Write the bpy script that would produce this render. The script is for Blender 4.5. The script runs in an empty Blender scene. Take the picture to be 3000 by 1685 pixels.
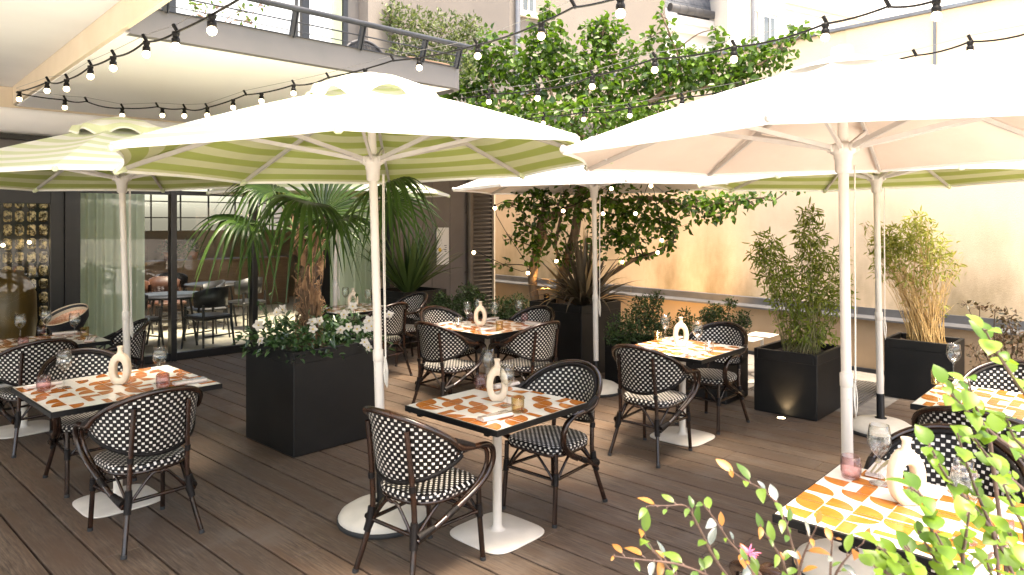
import bpy, math, random
from mathutils import Vector as V, Matrix, Quaternion
sin, cos, pi = math.sin, math.cos, math.pi
RAD = math.radians
R = random.Random(11)
F, H = 2060.0, 1.81            # focal length in photo pixels, eye height

def at(px, py, d):
    return V(((px - 1500) / F * d, d, H - (py - 650) / F * d))

def fl(px, py, z=0.0):
    return at(px, py, F * (H - z) / (py - 650))

sc = bpy.context.scene
COL = sc.collection
ANG = RAD(-42.77)               # deck frame: local x towards the camera-right, local y away-right
DX = V((cos(ANG), sin(ANG), 0)); DY = V((-sin(ANG), cos(ANG), 0))

def dk(p, s, z=0.0):
    return DX * p + DY * s + V((0, 0, z))

# ------------------------------------------------------------------ mesh builder
class MB:
    def __init__(s):
        s.v, s.f, s.m, s.sm, s.uv = [], [], [], [], []

    def add(s, vs, fs, m=0, smooth=False, uvs=None):
        o = len(s.v)
        s.v += [tuple(x) for x in vs]
        for f in fs:
            s.f.append(tuple(o + k for k in f)); s.m.append(m); s.sm.append(smooth)
            s.uv.append([uvs[k] for k in f] if uvs else None)
        return s

    def box(s, c, size, m=0, rot=None, bev=0.0):
        hx, hy, hz = size[0] / 2, size[1] / 2, size[2] / 2
        c = V(c); M = rot if rot is not None else Matrix.Identity(3)
        if bev <= 0:
            P = [V((x, y, z)) for x in (-hx, hx) for y in (-hy, hy) for z in (-hz, hz)]
            fs = [(0, 1, 3, 2), (4, 6, 7, 5), (0, 4, 5, 1), (2, 3, 7, 6), (0, 2, 6, 4), (1, 5, 7, 3)]
            return s.add([c + M @ p for p in P], fs, m)
        b = min(bev, hx * .9, hy * .9, hz * .9)
        vs, idx = [], {}
        for i, sx in enumerate((-1, 1)):
            for j, sy in enumerate((-1, 1)):
                for k, sz in enumerate((-1, 1)):
                    for a in range(3):
                        p = [sx * (hx - b), sy * (hy - b), sz * (hz - b)]
                        p[a] = (sx * hx, sy * hy, sz * hz)[a]
                        idx[(i, j, k, a)] = len(vs); vs.append(c + M @ V(p))
        fs = []
        for a in range(3):
            o = [q for q in range(3) if q != a]
            for e in (0, 1):
                q = []
                for (g, h) in ((0, 0), (1, 0), (1, 1), (0, 1)):
                    t = [0, 0, 0]; t[a] = e; t[o[0]] = g; t[o[1]] = h
                    q.append(idx[(t[0], t[1], t[2], a)])
                fs.append(q)
            for g in (0, 1):
                for h in (0, 1):
                    t0 = [0, 0, 0]; t0[o[0]] = g; t0[o[1]] = h
                    t1 = list(t0); t1[a] = 1
                    fs.append([idx[(*t0, o[0])], idx[(*t1, o[0])], idx[(*t1, o[1])], idx[(*t0, o[1])]])
        for i in (0, 1):
            for j in (0, 1):
                for k in (0, 1):
                    fs.append([idx[(i, j, k, 0)], idx[(i, j, k, 1)], idx[(i, j, k, 2)]])
        return s.add(vs, fs, m)

    def span(s, a, b, m=0, bev=0.0):
        a, b = V(a), V(b)
        return s.box((a + b) / 2, [abs(x) for x in (b - a)], m, None, bev)

    def tube(s, pts, r, n=8, m=0, caps=True, flat=1.0, closed=False):
        pts = [V(p) for p in pts]; N = len(pts)
        rr = r if isinstance(r, (list, tuple)) else [r] * N
        vs, fs = [], []
        t0 = (pts[1] - pts[0]).normalized()
        up = V((0, 0, 1)) if abs(t0.z) < .9 else V((1, 0, 0))
        nrm = t0.cross(up).normalized()
        for i, p in enumerate(pts):
            if closed:
                t = (pts[(i + 1) % N] - pts[i - 1]).normalized()
            else:
                t = (pts[min(i + 1, N - 1)] - pts[max(i - 1, 0)])
                t = t.normalized() if t.length > 1e-9 else t0
            nrm = (nrm - t * nrm.dot(t))
            nrm = nrm.normalized() if nrm.length > 1e-6 else t.orthogonal().normalized()
            bi = t.cross(nrm)
            for k in range(n):
                a = 2 * pi * k / n
                vs.append(p + nrm * (cos(a) * rr[i]) + bi * (sin(a) * rr[i] * flat))
        for i in range(N if closed else N - 1):
            i2 = (i + 1) % N
            for k in range(n):
                fs.append((i * n + k, i * n + (k + 1) % n, i2 * n + (k + 1) % n, i2 * n + k))
        s.add(vs, fs, m, True)
        if caps and not closed:
            s.add(vs[:n], [tuple(range(n))], m); s.add(vs[-n:], [tuple(range(n - 1, -1, -1))], m)
        return s

    def lathe(s, prof, n=20, c=(0, 0, 0), m=0, smooth=True, M=None):
        c = V(c); vs, fs = [], []
        for (r, z) in prof:
            for k in range(n):
                a = 2 * pi * k / n
                p = V((r * cos(a), r * sin(a), z))
                vs.append(c + (M @ p if M is not None else p))
        for i in range(len(prof) - 1):
            for k in range(n):
                fs.append((i * n + k, i * n + (k + 1) % n, (i + 1) * n + (k + 1) % n, (i + 1) * n + k))
        return s.add(vs, fs, m, smooth)

    def prism(s, out, z0, z1, m=0, mt=None, smooth=False):
        n = len(out)
        s.add([V((x, y, z1)) for x, y in out], [tuple(range(n))], m if mt is None else mt)
        s.add([V((x, y, z0)) for x, y in out], [tuple(range(n - 1, -1, -1))], m)
        vs = [V((x, y, z0)) for x, y in out] + [V((x, y, z1)) for x, y in out]
        return s.add(vs, [(k, (k + 1) % n, n + (k + 1) % n, n + k) for k in range(n)], m, smooth)

    def leaf(s, p, d, up, L, W, m=0, fold=.18, curl=.15, seg=2):
        d = d.normalized(); side = d.cross(up)
        side = side.normalized() if side.length > 1e-5 else d.orthogonal().normalized()
        n = side.cross(d)
        if seg == 2:
            vs = [p, p + d * L * .3 + side * W * .45 + n * W * fold, p + d * L * .68 + side * W * .4 + n * (W * fold - L * curl * .4),
                  p + d * L - n * L * curl,
                  p + d * L * .68 - side * W * .4 + n * (W * fold - L * curl * .4), p + d * L * .3 - side * W * .45 + n * W * fold]
            s.add(vs, [(0, 1, 2, 3), (0, 3, 4, 5)], m, True)
        else:
            prof = [(0, 0.02), (.12, .30), (.3, .47), (.5, .5), (.7, .40), (.87, .2), (1, .0)]
            vs = []
            for (t, w) in prof:
                c = p + d * L * t - n * (L * curl * t * t)
                vs += [c - side * W * w + n * W * w * fold * 2, c, c + side * W * w + n * W * w * fold * 2]
            fs = []
            for i in range(len(prof) - 1):
                fs += [(3 * i, 3 * i + 1, 3 * i + 4, 3 * i + 3), (3 * i + 1, 3 * i + 2, 3 * i + 5, 3 * i + 4)]
            s.add(vs, fs, m, True)
        return s

    def build(s, name, mats, parent=None, loc=(0, 0, 0), rot=0.0):
        me = bpy.data.meshes.new(name)
        me.from_pydata(s.v, [], s.f)
        for mt in (mats if isinstance(mats, (list, tuple)) else [mats]):
            me.materials.append(mt)
        me.polygons.foreach_set('material_index', s.m)
        me.polygons.foreach_set('use_smooth', s.sm)
        if any(u is not None for u in s.uv):
            ul = me.uv_layers.new(name='UVMap')
            flat = []
            for f, u in zip(s.f, s.uv):
                for k in range(len(f)):
                    flat += list(u[k]) if u is not None else [0.0, 0.0]
            ul.data.foreach_set('uv', flat)
        me.update()
        o = bpy.data.objects.new(name, me); COL.objects.link(o)
        o.location = loc; o.rotation_euler = (0, 0, rot)
        if parent is not None:
            o.parent = parent
        return o

def spl(pts, k=6, closed=False):
    pts = [V(p) for p in pts]; N = len(pts); out = []
    for i in range(N if closed else N - 1):
        if closed:
            p0, p1, p2, p3 = pts[i - 1], pts[i], pts[(i + 1) % N], pts[(i + 2) % N]
        else:
            p0, p1, p2, p3 = pts[max(i - 1, 0)], pts[i], pts[i + 1], pts[min(i + 2, N - 1)]
        for j in range(k):
            t = j / k
            out.append(.5 * ((2 * p1) + (p2 - p0) * t + (2 * p0 - 5 * p1 + 4 * p2 - p3) * t * t + (3 * p1 - p0 - 3 * p2 + p3) * t ** 3))
    if not closed:
        out.append(pts[-1])
    return out

def tag(o, label=None, cat=None, group=None, kind=None):
    if label: o['label'] = label
    if cat: o['category'] = cat
    if group: o['group'] = group
    if kind: o['kind'] = kind
    return o

def thing(name, loc, rot=0.0, label=None, cat=None, group=None):
    o = bpy.data.objects.new(name, None); COL.objects.link(o)
    o.empty_display_size = .1
    o.location = loc; o.rotation_euler = (0, 0, rot)
    return tag(o, label, cat, group)

KIDS = {}
def kids(o):
    return [c for c in COL.objects if c.parent == o]

def dup(root, loc, rot, label, group=None):
    def rec(o, par):
        c = o.copy(); COL.objects.link(c)
        if par is not None: c.parent = par
        for ch in kids(o): rec(ch, c)
        return c
    c = rec(root, None)
    c.location = loc; c.rotation_euler = (0, 0, rot); c['label'] = label
    if group: c['group'] = group
    return c

def rv(a=1.0):
    return V((R.uniform(-a, a), R.uniform(-a, a), R.uniform(-a, a)))

def rdir():
    while True:
        v = rv()
        if .05 < v.length < 1: return v.normalized()

# ------------------------------------------------------------------ materials
class NT:
    def __init__(s, name):
        s.mat = bpy.data.materials.new(name); s.mat.use_nodes = True
        s.nt = s.mat.node_tree; s.nt.nodes.clear()
        s.out = s.n('ShaderNodeOutputMaterial')
    def n(s, t, **kw):
        nd = s.nt.nodes.new(t)
        for k, v in kw.items(): setattr(nd, k, v)
        return nd
    def set(s, sock, v):
        if isinstance(v, bpy.types.NodeSocket): s.nt.links.new(v, sock)
        elif isinstance(v, (tuple, list)) and len(v) == 3 and sock.type == 'RGBA': sock.default_value = (*v, 1)
        else: sock.default_value = v
    def math(s, op, a, b=0.0, c=None):
        nd = s.n('ShaderNodeMath', operation=op); s.set(nd.inputs[0], a); s.set(nd.inputs[1], b)
        if c is not None: s.set(nd.inputs[2], c)
        return nd.outputs[0]
    def mix(s, f, a, b, blend='MIX'):
        nd = s.n('ShaderNodeMix', data_type='RGBA', blend_type=blend)
        s.set(nd.inputs[0], f); s.set(nd.inputs[6], a); s.set(nd.inputs[7], b)
        return nd.outputs[2]
    def coord(s, which='Object', scale=(1, 1, 1)):
        tc = s.n('ShaderNodeTexCoord'); mp = s.n('ShaderNodeMapping'); mp.inputs['Scale'].default_value = scale
        s.nt.links.new(tc.outputs[which], mp.inputs[0]); return mp.outputs[0]
    def noise(s, vec, scale, detail=4, rough=.55):
        nd = s.n('ShaderNodeTexNoise'); s.set(nd.inputs['Vector'], vec); nd.inputs['Scale'].default_value = scale
        nd.inputs['Detail'].default_value = detail; nd.inputs['Roughness'].default_value = rough
        return nd.outputs['Fac']
    def ramp(s, f, a, b):
        nd = s.n('ShaderNodeMapRange'); s.set(nd.inputs[0], f); nd.inputs[1].default_value = a; nd.inputs[2].default_value = b
        return nd.outputs[0]
    def bump(s, h, strength=.3, dist=.01):
        nd = s.n('ShaderNodeBump'); nd.inputs['Strength'].default_value = strength; nd.inputs['Distance'].default_value = dist
        s.set(nd.inputs['Height'], h); return nd.outputs[0]
    def pbr(s, color, rough=.5, metal=0.0, normal=None, spec=.5, **kw):
        p = s.n('ShaderNodeBsdfPrincipled')
        s.set(p.inputs['Base Color'], color); s.set(p.inputs['Roughness'], rough); s.set(p.inputs['Metallic'], metal)
        s.set(p.inputs['Specular IOR Level'], spec)
        if normal is not None: s.set(p.inputs['Normal'], normal)
        for k, v in kw.items(): s.set(p.inputs[k.replace('_', ' ')], v)
        return p.outputs[0]
    def end(s, sh):
        s.nt.links.new(sh, s.out.inputs[0]); return s.mat

def simple(name, c1, c2=None, scale=20, rough=.5, metal=0.0, bump=0.0, bscale=None, stretch=(1, 1, 1), spec=.5, lo=.35, hi=.65, **kw):
    t = NT(name); co = t.coord('Object', stretch)
    c = c1
    if c2 is not None:
        c = t.mix(t.ramp(t.noise(co, scale), lo, hi), c1, c2)
    nm = t.bump(t.noise(co, bscale or scale * 3, 3), bump, .004) if bump else None
    return t.end(t.pbr(c, rough, metal, nm, spec, **kw))

def leafmat(name, c1, c2, trans=.35, rough=.45, scale=6, spec=.4):
    t = NT(name); co = t.coord('Object')
    geo = t.n('ShaderNodeNewGeometry')
    f = t.math('ADD', t.math('MULTIPLY', geo.outputs['Random Per Island'], .65), t.math('MULTIPLY', t.noise(co, scale, 2), .35))
    c = t.mix(t.ramp(f, .15, .85), c1, c2)
    p = t.pbr(c, rough, 0, None, spec)
    tr = t.n('ShaderNodeBsdfTranslucent'); t.set(tr.inputs[0], t.mix(.5, c, (c2[0] * 1.25, c2[1] * 1.35, c2[2] * .55)))
    m = t.n('ShaderNodeMixShader'); m.inputs[0].default_value = trans
    t.nt.links.new(p, m.inputs[1]); t.nt.links.new(tr.outputs[0], m.inputs[2])
    return t.end(m.outputs[0])

def glassmat(name, tint=(1, 1, 1), refl=1.0, base=.045, edge=.55):
    """thin clear glass: see-through with fresnel reflection and darker rims"""
    t = NT(name)
    lw = t.n('ShaderNodeLayerWeight'); lw.inputs[0].default_value = .35
    fr = t.math('ADD', t.math('MULTIPLY', t.math('POWER', lw.outputs['Facing'], 2.6), .95 * refl), base)
    tr = t.n('ShaderNodeBsdfTransparent'); fc = t.math('POWER', lw.outputs['Facing'], 1.6); t.set(tr.inputs[0], t.mix(fc, tint, tuple(x * edge for x in tint)))
    gl = t.n('ShaderNodeBsdfGlossy'); gl.inputs['Roughness'].default_value = .015; t.set(gl.inputs[0], (.95, .95, .95))
    m = t.n('ShaderNodeMixShader'); t.set(m.inputs[0], fr)
    t.nt.links.new(tr.outputs[0], m.inputs[1]); t.nt.links.new(gl.outputs[0], m.inputs[2])
    return t.end(m.outputs[0])

def emit(name, c, s):
    t = NT(name); e = t.n('ShaderNodeEmission'); t.set(e.inputs[0], c); e.inputs[1].default_value = s
    return t.end(e.outputs[0])

def fabric(name, stripes=None, base=(.8, .8, .76), trans=.4):
    t = NT(name); uv = t.coord('UV'); sp = t.n('ShaderNodeSeparateXYZ'); t.set(sp.inputs[0], uv)
    co = t.coord('Object')
    c = t.mix(t.ramp(t.noise(co, 3, 3), .3, .7), base, tuple(x * .94 for x in base))
    if stripes:
        k = t.math('FRACT', t.math('DIVIDE', sp.outputs[0], stripes[1]))
        c = t.mix(t.ramp(k, .49, .51), stripes[0], c)
    nm = t.bump(t.math('ADD', t.math('MULTIPLY', t.noise(t.coord('UV'), 260, 2), .12), t.noise(t.coord('Object', (1, 1, .4)), 5.5, 3, .5)), .35, .03)
    p = t.pbr(c, .85, 0, nm, .15)
    tr = t.n('ShaderNodeBsdfTranslucent'); t.set(tr.inputs[0], c)
    m = t.n('ShaderNodeMixShader'); m.inputs[0].default_value = trans
    t.nt.links.new(p, m.inputs[1]); t.nt.links.new(tr.outputs[0], m.inputs[2])
    return t.end(m.outputs[0])

def weave(name, cell=.0187):
    t = NT(name); uv = t.coord('UV'); sp = t.n('ShaderNodeSeparateXYZ'); t.set(sp.inputs[0], uv)
    u = t.math('DIVIDE', sp.outputs[0], cell); v = t.math('DIVIDE', sp.outputs[1], cell * 1.05)
    par = t.math('FLOORED_MODULO', t.math('ADD', t.math('FLOOR', u), t.math('FLOOR', v)), 2.0)
    def ins(x, w): return t.math('LESS_THAN', t.math('ABSOLUTE', t.math('SUBTRACT', t.math('FRACT', x), .5)), w)
    mask = t.math('MULTIPLY', t.math('GREATER_THAN', par, .5), t.math('MULTIPLY', ins(u, .37), ins(v, .31)))
    n1 = t.noise(t.coord('Object'), 60, 2)
    wc = t.mix(n1, (.54, .50, .45), (.70, .67, .62)); bc = t.mix(n1, (.0015, .0013, .0012), (.006, .0045, .0038))
    c = t.mix(mask, bc, wc)
    rowb = t.math('ADD', t.math('MULTIPLY', mask, 1.0), t.math('MULTIPLY', t.math('SINE', t.math('MULTIPLY', u, pi * 4)), .15))
    return t.end(t.pbr(c, .42, 0, t.bump(rowb, .5, .003), .25))

M = {}
M['weave'] = weave('woven_resin')
M['cane'] = simple('dark_bamboo_cane', (.004, .002, .0014), (.030, .0115, .0055), 14, .26, 0, .15, 60, (1, 1, .35))
M['wrap'] = simple('black_cane_binding', (.0025, .002, .0018), (.009, .006, .005), 90, .42, 0, .6, 220, (1, 1, 3), spec=.2)
M['braid'] = simple('black_braid', (.0025, .002, .002), (.010, .008, .007), 150, .5, 0, 1.0, 170, spec=.15)
M['cream_metal'] = simple('cream_powder_coat', (.62, .57, .50), (.56, .515, .45), 9, .45, 0, .05, 160)
M['pole_white'] = simple('off_white_pole', (.60, .55, .49), (.54, .50, .44), 3, .35)
M['base_stone'] = simple('cream_cast_base', (.58, .535, .46), (.47, .435, .37), 5, .6, 0, .15, 90)
M['black_metal'] = simple('black_metal', (.003, .003, .003), (.005, .005, .005), 30, .45, spec=.2)
M['rubber'] = simple('black_rubber', (.015, .015, .015), None, 1, .7)
M['rib'] = simple('grey_rib_aluminium', (.52, .49, .45), (.46, .43, .40), 8, .4, .2)
M['rope'] = simple('white_rope', (.72, .68, .6), (.6, .56, .5), 120, .8, 0, .6, 300)
M['plastic'] = simple('white_plastic', (.56, .53, .48), (.50, .47, .42), 12, .45)
M['green_stripe'] = fabric('faded_green_striped_canvas', ((.62, .67, .44), .18), (.80, .80, .74), .10)  # top of the cloth: stripes paled to paint in the strong sunlight
M['green_lining'] = fabric('green_striped_lining', ((.38, .44, .13), .18), (.60, .62, .36), .15)  # same cloth from below: its shade painted as stronger, darker stripes
M['white_lining'] = fabric('warm_white_lining', None, (.74, .645, .56), .12)  # underside of the white cloth, warm shade painted into the colour
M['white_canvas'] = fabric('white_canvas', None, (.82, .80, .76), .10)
M['planter'] = simple('black_fibre_planter', (.003, .003, .003), (.0085, .008, .0075), 3.5, .5, 0, .12, 120, spec=.35, lo=.4, hi=.75)
M['soil'] = simple('planter_soil', (.03, .02, .013), (.06, .04, .028), 40, .95, 0, 1.0, 60)
M['tile_white'] = simple('white_glazed_tile', (.80, .77, .70), (.74, .71, .63), 16, .12, spec=.5)
M['tile_o1'] = simple('orange_glaze', (.43, .135, .022), (.36, .108, .017), 22, .12)
M['tile_o2'] = simple('amber_glaze', (.46, .15, .027), (.40, .122, .020), 22, .12)
M['tile_o3'] = simple('rust_glaze', (.37, .110, .017), (.42, .132, .022), 22, .12)
M['grout'] = simple('cream_grout', (.66, .60, .50), (.58, .52, .43), 60, .8)
M['clear_glass'] = glassmat('clear_drinking_glass', (.95, .96, .95))
M['pink_glass'] = glassmat('pink_drinking_glass', (.93, .80, .80), .8)
M['amber_glass'] = glassmat('amber_drinking_glass', (.97, .88, .68), .8)
M['pane'] = glassmat('window_glass', (.86, .89, .85), .9, .03, 1.0)
M['steel'] = simple('cutlery_steel', (.62, .60, .57), None, 1, .22, 1.0)
M['linen'] = simple('pale_linen', (.66, .58, .52), (.58, .50, .45), 60, .9, 0, .4, 260)
M['ceramic'] = simple('cream_ceramic', (.64, .535, .41), (.58, .475, .35), 18, .6, 0, .15, 160)
M['bulb'] = emit('lit_bulb', (1.0, .80, .52), 3.5)
M['bulb_small'] = emit('lit_fairy_bulb', (1.0, .74, .42), 5.0)
M['cable'] = simple('black_cable', (.004, .0035, .003), None, 1, .55, spec=.15)
M['wire'] = simple('grey_steel_wire', (.18, .17, .16), None, 1, .4, .6)
# ------------------------------------------------------------------ bistro chair
def sgnpow(c, e): return math.copysign(abs(c) ** e, c)

def seat_outline(n=48, k=1.0):
    out = []
    for i in range(n):
        a = 2 * pi * i / n
        e = 2 / 5.0 if sin(a) > 0 else 2 / 2.5
        out.append((.215 * k * sgnpow(cos(a), e if sin(a) > 0 else .72), .215 * k * sgnpow(sin(a), e)))
    return out

def back_pt(th, z, off=0.0):
    r = .262 + .055 * (z - .5) / .36 + off
    return V((r * sin(th), .02 - r * cos(th), z))

TM = RAD(82)
def back_c(th): return max(cos(th / TM * pi / 2), 0.0)
def back_top(th): return .655 + .205 * back_c(th) ** .85
def back_bot(th): return .64 - .135 * back_c(th) ** .75

def make_chair():
    root = thing('bistro_armchair', (0, 0, 0), 0, '', 'chair', 'wicker bistro armchairs on the deck')
    # seat
    b = MB(); n = 48; rings = [(1.0, .418), (1.02, .432), (1.0, .446), (.95, .455), (.75, .458), (.4, .456)]
    vs, uv = [], []
    per = [0.0]; o = seat_outline(n)
    for i in range(n): per.append(per[-1] + (V((*o[(i + 1) % n], 0)) - V((*o[i], 0))).length)
    for ri, (k, z) in enumerate(rings):
        for i in range(n):
            vs.append(V((o[i][0] * k, o[i][1] * k, z)))
    fs = []
    for ri in range(len(rings) - 1):
        for i in range(n):
            q = (ri * n + i, ri * n + (i + 1) % n, (ri + 1) * n + (i + 1) % n, (ri + 1) * n + i)
            if ri < 2:
                z0, z1 = rings[ri][1], rings[ri + 1][1]
                uu = [(per[i], z0), (per[i + 1], z0), (per[i + 1], z1), (per[i], z1)]
            else:
                uu = [(vs[t].x + .4, vs[t].y + .4) for t in q]
            b.add([vs[t] for t in q], [(0, 1, 2, 3)], 0, True, uu)
    top = [vs[(len(rings) - 1) * n + i] for i in range(n)]
    b.add(top, [tuple(range(n))], 0, True, [(p.x + .4, p.y + .4) for p in top])
    b.add(vs[:n], [tuple(range(n - 1, -1, -1))], 1)
    b.build('seat', [M['weave'], M['wrap']], root)
    # backrest shell, both sides
    b = MB(); nt, nz = 30, 8
    for side, off in ((0, -.006), (1, .006)):
        g, guv = [], []
        for i in range(nt + 1):
            th = -TM + 2 * TM * i / nt
            for j in range(nz + 1):
                z = back_bot(th) + (back_top(th) - back_bot(th)) * j / nz
                g.append(back_pt(th, z, off)); guv.append((th * .275 + .7, z))
        fs = []
        for i in range(nt):
            for j in range(nz):
                q = (i * (nz + 1) + j, (i + 1) * (nz + 1) + j, (i + 1) * (nz + 1) + j + 1, i * (nz + 1) + j + 1)
                fs.append(q if side else q[::-1])
        b.add(g, fs, 0, True, guv)
    bk = b.build('backrest', M['weave'], root)
    # braided edges
    ths = [-TM + 2 * TM * i / 40 for i in range(41)]
    b = MB()
    b.tube([back_pt(t, back_top(t) - .004, -.006) for t in ths], .0125, 8)
    b.build('braided_edge', M['braid'], bk)
    b = MB()
    b.tube([back_pt(t, back_bot(t) + .004, .004) for t in ths], .0125, 8)
    b.build('braided_edge', M['braid'], bk)
    # top rail running into both arms
    arm = [(.294, .07, .664), (.292, .15, .655), (.286, .205, .62), (.276, .222, .555), (.262, .195, .485), (.247, .12, .42), (.232, .0, .36), (.215, -.13, .30), (.19, -.235, .25)]
    th = [-TM * .97 + 2 * TM * .97 * i / 14 for i in range(15)]
    mid = [back_pt(t, back_top(t) + .012, .018) for t in th]
    pts = [V((-x, y, z)) for x, y, z in arm[::-1]] + mid + [V(p) for p in arm]
    b = MB(); b.tube(spl(pts, 4), .0155, 10)
    for sx in (-1, 1):
        b.tube(spl([back_pt(sx * TM * .9, .655, .0)] + [(sx * (x - .026), y * .93 - .004, z - .012) for x, y, z in arm[:7]], 4), .0125, 8)
    b.build('arm_rail', M['cane'], root)
    # legs
    for sx in (-1, 1):
        b = MB(); b.tube(spl([(sx * .148, -.268, .79), (sx * .155, -.236, .50), (sx * .165, -.232, .28), (sx * .212, -.30, .004)], 4), .0145, 8)
        lg = b.build('leg', M['cane'], root)
        b = MB(); b.tube([(sx * .210, -.297, .02), (sx * .2125, -.3005, 0)], .0165, 8); b.build('foot_cap', M['rubber'], lg)
        b = MB(); b.tube([(sx * .196, .196, .425), (sx * .198, .20, .26), (sx * .206, .222, .004)], .0145, 8)
        lg = b.build('leg', M['cane'], root)
        b = MB(); b.tube([(sx * .2055, .221, .02), (sx * .206, .222, 0)], .0165, 8); b.build('foot_cap', M['rubber'], lg)
    b = MB(); b.tube([V((x, y, .408)) for x, y in seat_outline(40, .95)], .0125, 8, closed=True)
    b.build('seat_frame', M['cane'], root)
    fl_, fr_, rl_, rr_ = V((-.198, .202, .27)), V((.198, .202, .27)), V((-.166, -.235, .27)), V((.166, -.235, .27))
    for a, c in ((fl_, fr_), (rl_, rr_), (fl_, rl_), (fr_, rr_)):
        b = MB(); b.tube([a, c], .0105, 7); b.build('stretcher', M['cane'], root)
    for a, c in ((fl_, fr_), (rl_, rr_), (fl_, rl_), (fr_, rr_)):
        m = (a + c) / 2; m.z = .398
        b = MB(); b.tube(spl([a + V((0, 0, -.02)), a.lerp(m, .7) + V((0, 0, .03)), m, c.lerp(m, .7) + V((0, 0, .03)), c + V((0, 0, -.02))], 4), .0085, 7)
        b.build('brace', M['cane'], root)
    def wrap(pts, r):
        b = MB(); b.tube(pts, r, 8); b.build('binding', M['wrap'], root)
    for sx in (-1, 1):
        wrap([(sx * .163, -.232, .335), (sx * .166, -.233, .27), (sx * .178, -.252, .21)], [.019, .024, .019])
        wrap([(sx * .19, -.232, .268), (sx * .212, -.14, .297)], [.026, .017])
        wrap([(sx * .197, .198, .31), (sx * .199, .203, .24)], .019)
        wrap([(sx * .156, -.24, .515), (sx * .156, -.238, .485)], .018)
        wrap([back_pt(sx * TM * .86, back_top(TM * .86) + .014, .017), (sx * .293, .05, .668)], .0185)
        wrap([(sx * .232, .0, .36), (sx * .222, -.07, .327)], .0175)
    return root

# ------------------------------------------------------------------ tiled table
TOPZ = .75
def arcq(x0, y0, rx, ry, a0, n=7):
    return [(x0 + rx * cos(a0 + pi / 2 * i / n), y0 + ry * sin(a0 + pi / 2 * i / n)) for i in range(n + 1)]

def make_table(a, bdim, loc, label, rng, rot=0.0, base=.228):
    root = thing('tiled_table', loc, ANG + rot, label, 'table', 'tiled dining tables on the deck')
    b = MB(); b.box((0, 0, TOPZ - .0165), (a, bdim, .031), 0, None, .002)
    b.box((0, 0, TOPZ - .05), (.30, .30, .035), 0); 
    for sx in (-1, 1):
        for sy in (-1, 1): b.box((sx * (a / 2 - .10), sy * (bdim / 2 - .03), TOPZ - .040), (.03, .02, .02), 0)
    b.build('tabletop', M['black_metal'], root)
    b = MB(); ia, ib = a - .016, bdim - .016
    z0 = TOPZ + .0005
    b.add([(-ia / 2, -ib / 2, z0), (ia / 2, -ib / 2, z0), (ia / 2, ib / 2, z0), (-ia / 2, ib / 2, z0)], [(0, 1, 2, 3)], 4)
    nx, ny = max(3, round(ia / .106)), max(3, round(ib / .106)); tx, ty = ia / nx, ib / ny; g = .0016
    for i in range(nx):
        for j in range(ny):
            cx, cy = -ia / 2 + tx * (i + .5), -ib / 2 + ty * (j + .5)
            hx, hy = tx / 2 - g, ty / 2 - g
            fx = rng.choice((-1, 1)); fy = fx if rng.random() < .85 else -fx
            def T(p): return (cx + fx * p[0] * hx, cy + fy * p[1] * hy)
            tz = rng.uniform(-.0002, .0002)
            def poly(pts, z, m):
                q = [V((*T(p), z + tz)) for p in pts]
                if fx * fy < 0: q = q[::-1]
                b.add(q, [tuple(range(len(q)))], m)
            poly([(-1, -1), (1, -1), (1, 1), (-1, 1)], TOPZ + .0016, 0)
            om = rng.choice((1, 2, 3)); zz = TOPZ + .0022; k = rng.random()
            if k < .54:       # quarter disc filling the tile
                poly([(-1, -1)] + arcq(-1, -1, 2, rng.choice((1.5, 1.75)), 0), zz, om)
            elif k < .70:     # half-width bar
                poly([(-1, -1), (1, -1), (1, -.25), (-1, -.25)], zz, om)
            elif k < .80:
                poly([(-1, -1), (.0, -1), (.0, 1), (-1, 1)], zz, om)
            elif k < .84:     # quarter disc with a thin line
                poly([(-1, -.45)] + arcq(-1, -.45, 2, 1.4, 0), zz, om)
                poly([(-1, -1), (1, -1), (1, -.6), (-1, -.6)], zz, om)
    b.build('tiled_surface', [M['tile_white'], M['tile_o1'], M['tile_o2'], M['tile_o3'], M['grout']], root)
    b = MB(); b.lathe([(.075, TOPZ - .07), (.028, TOPZ - .085), (.0265, .12), (.027, .05), (.034, .032), (.06, .022)], 20)
    b.build('column', M['cream_metal'], root)
    b = MB(); n = 48; vs = []; prof = [(.97, 0.0), (1.0, .004), (1.0, .009), (.97, .013), (.5, .019), (.2, .026)]
    for (k, z) in prof:
        for i in range(n):
            t = 2 * pi * i / n
            vs.append(V((base * k * sgnpow(cos(t), .46), base * k * sgnpow(sin(t), .46), z)))
    b.add(vs, [(r * n + i, r * n + (i + 1) % n, (r + 1) * n + (i + 1) % n, (r + 1) * n + i) for r in range(len(prof) - 1) for i in range(n)], 0, True)
    b.add(vs[-n:], [tuple(range(n))], 0, True)
    b.build('base', M['cream_metal'], root)
    return root

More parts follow.
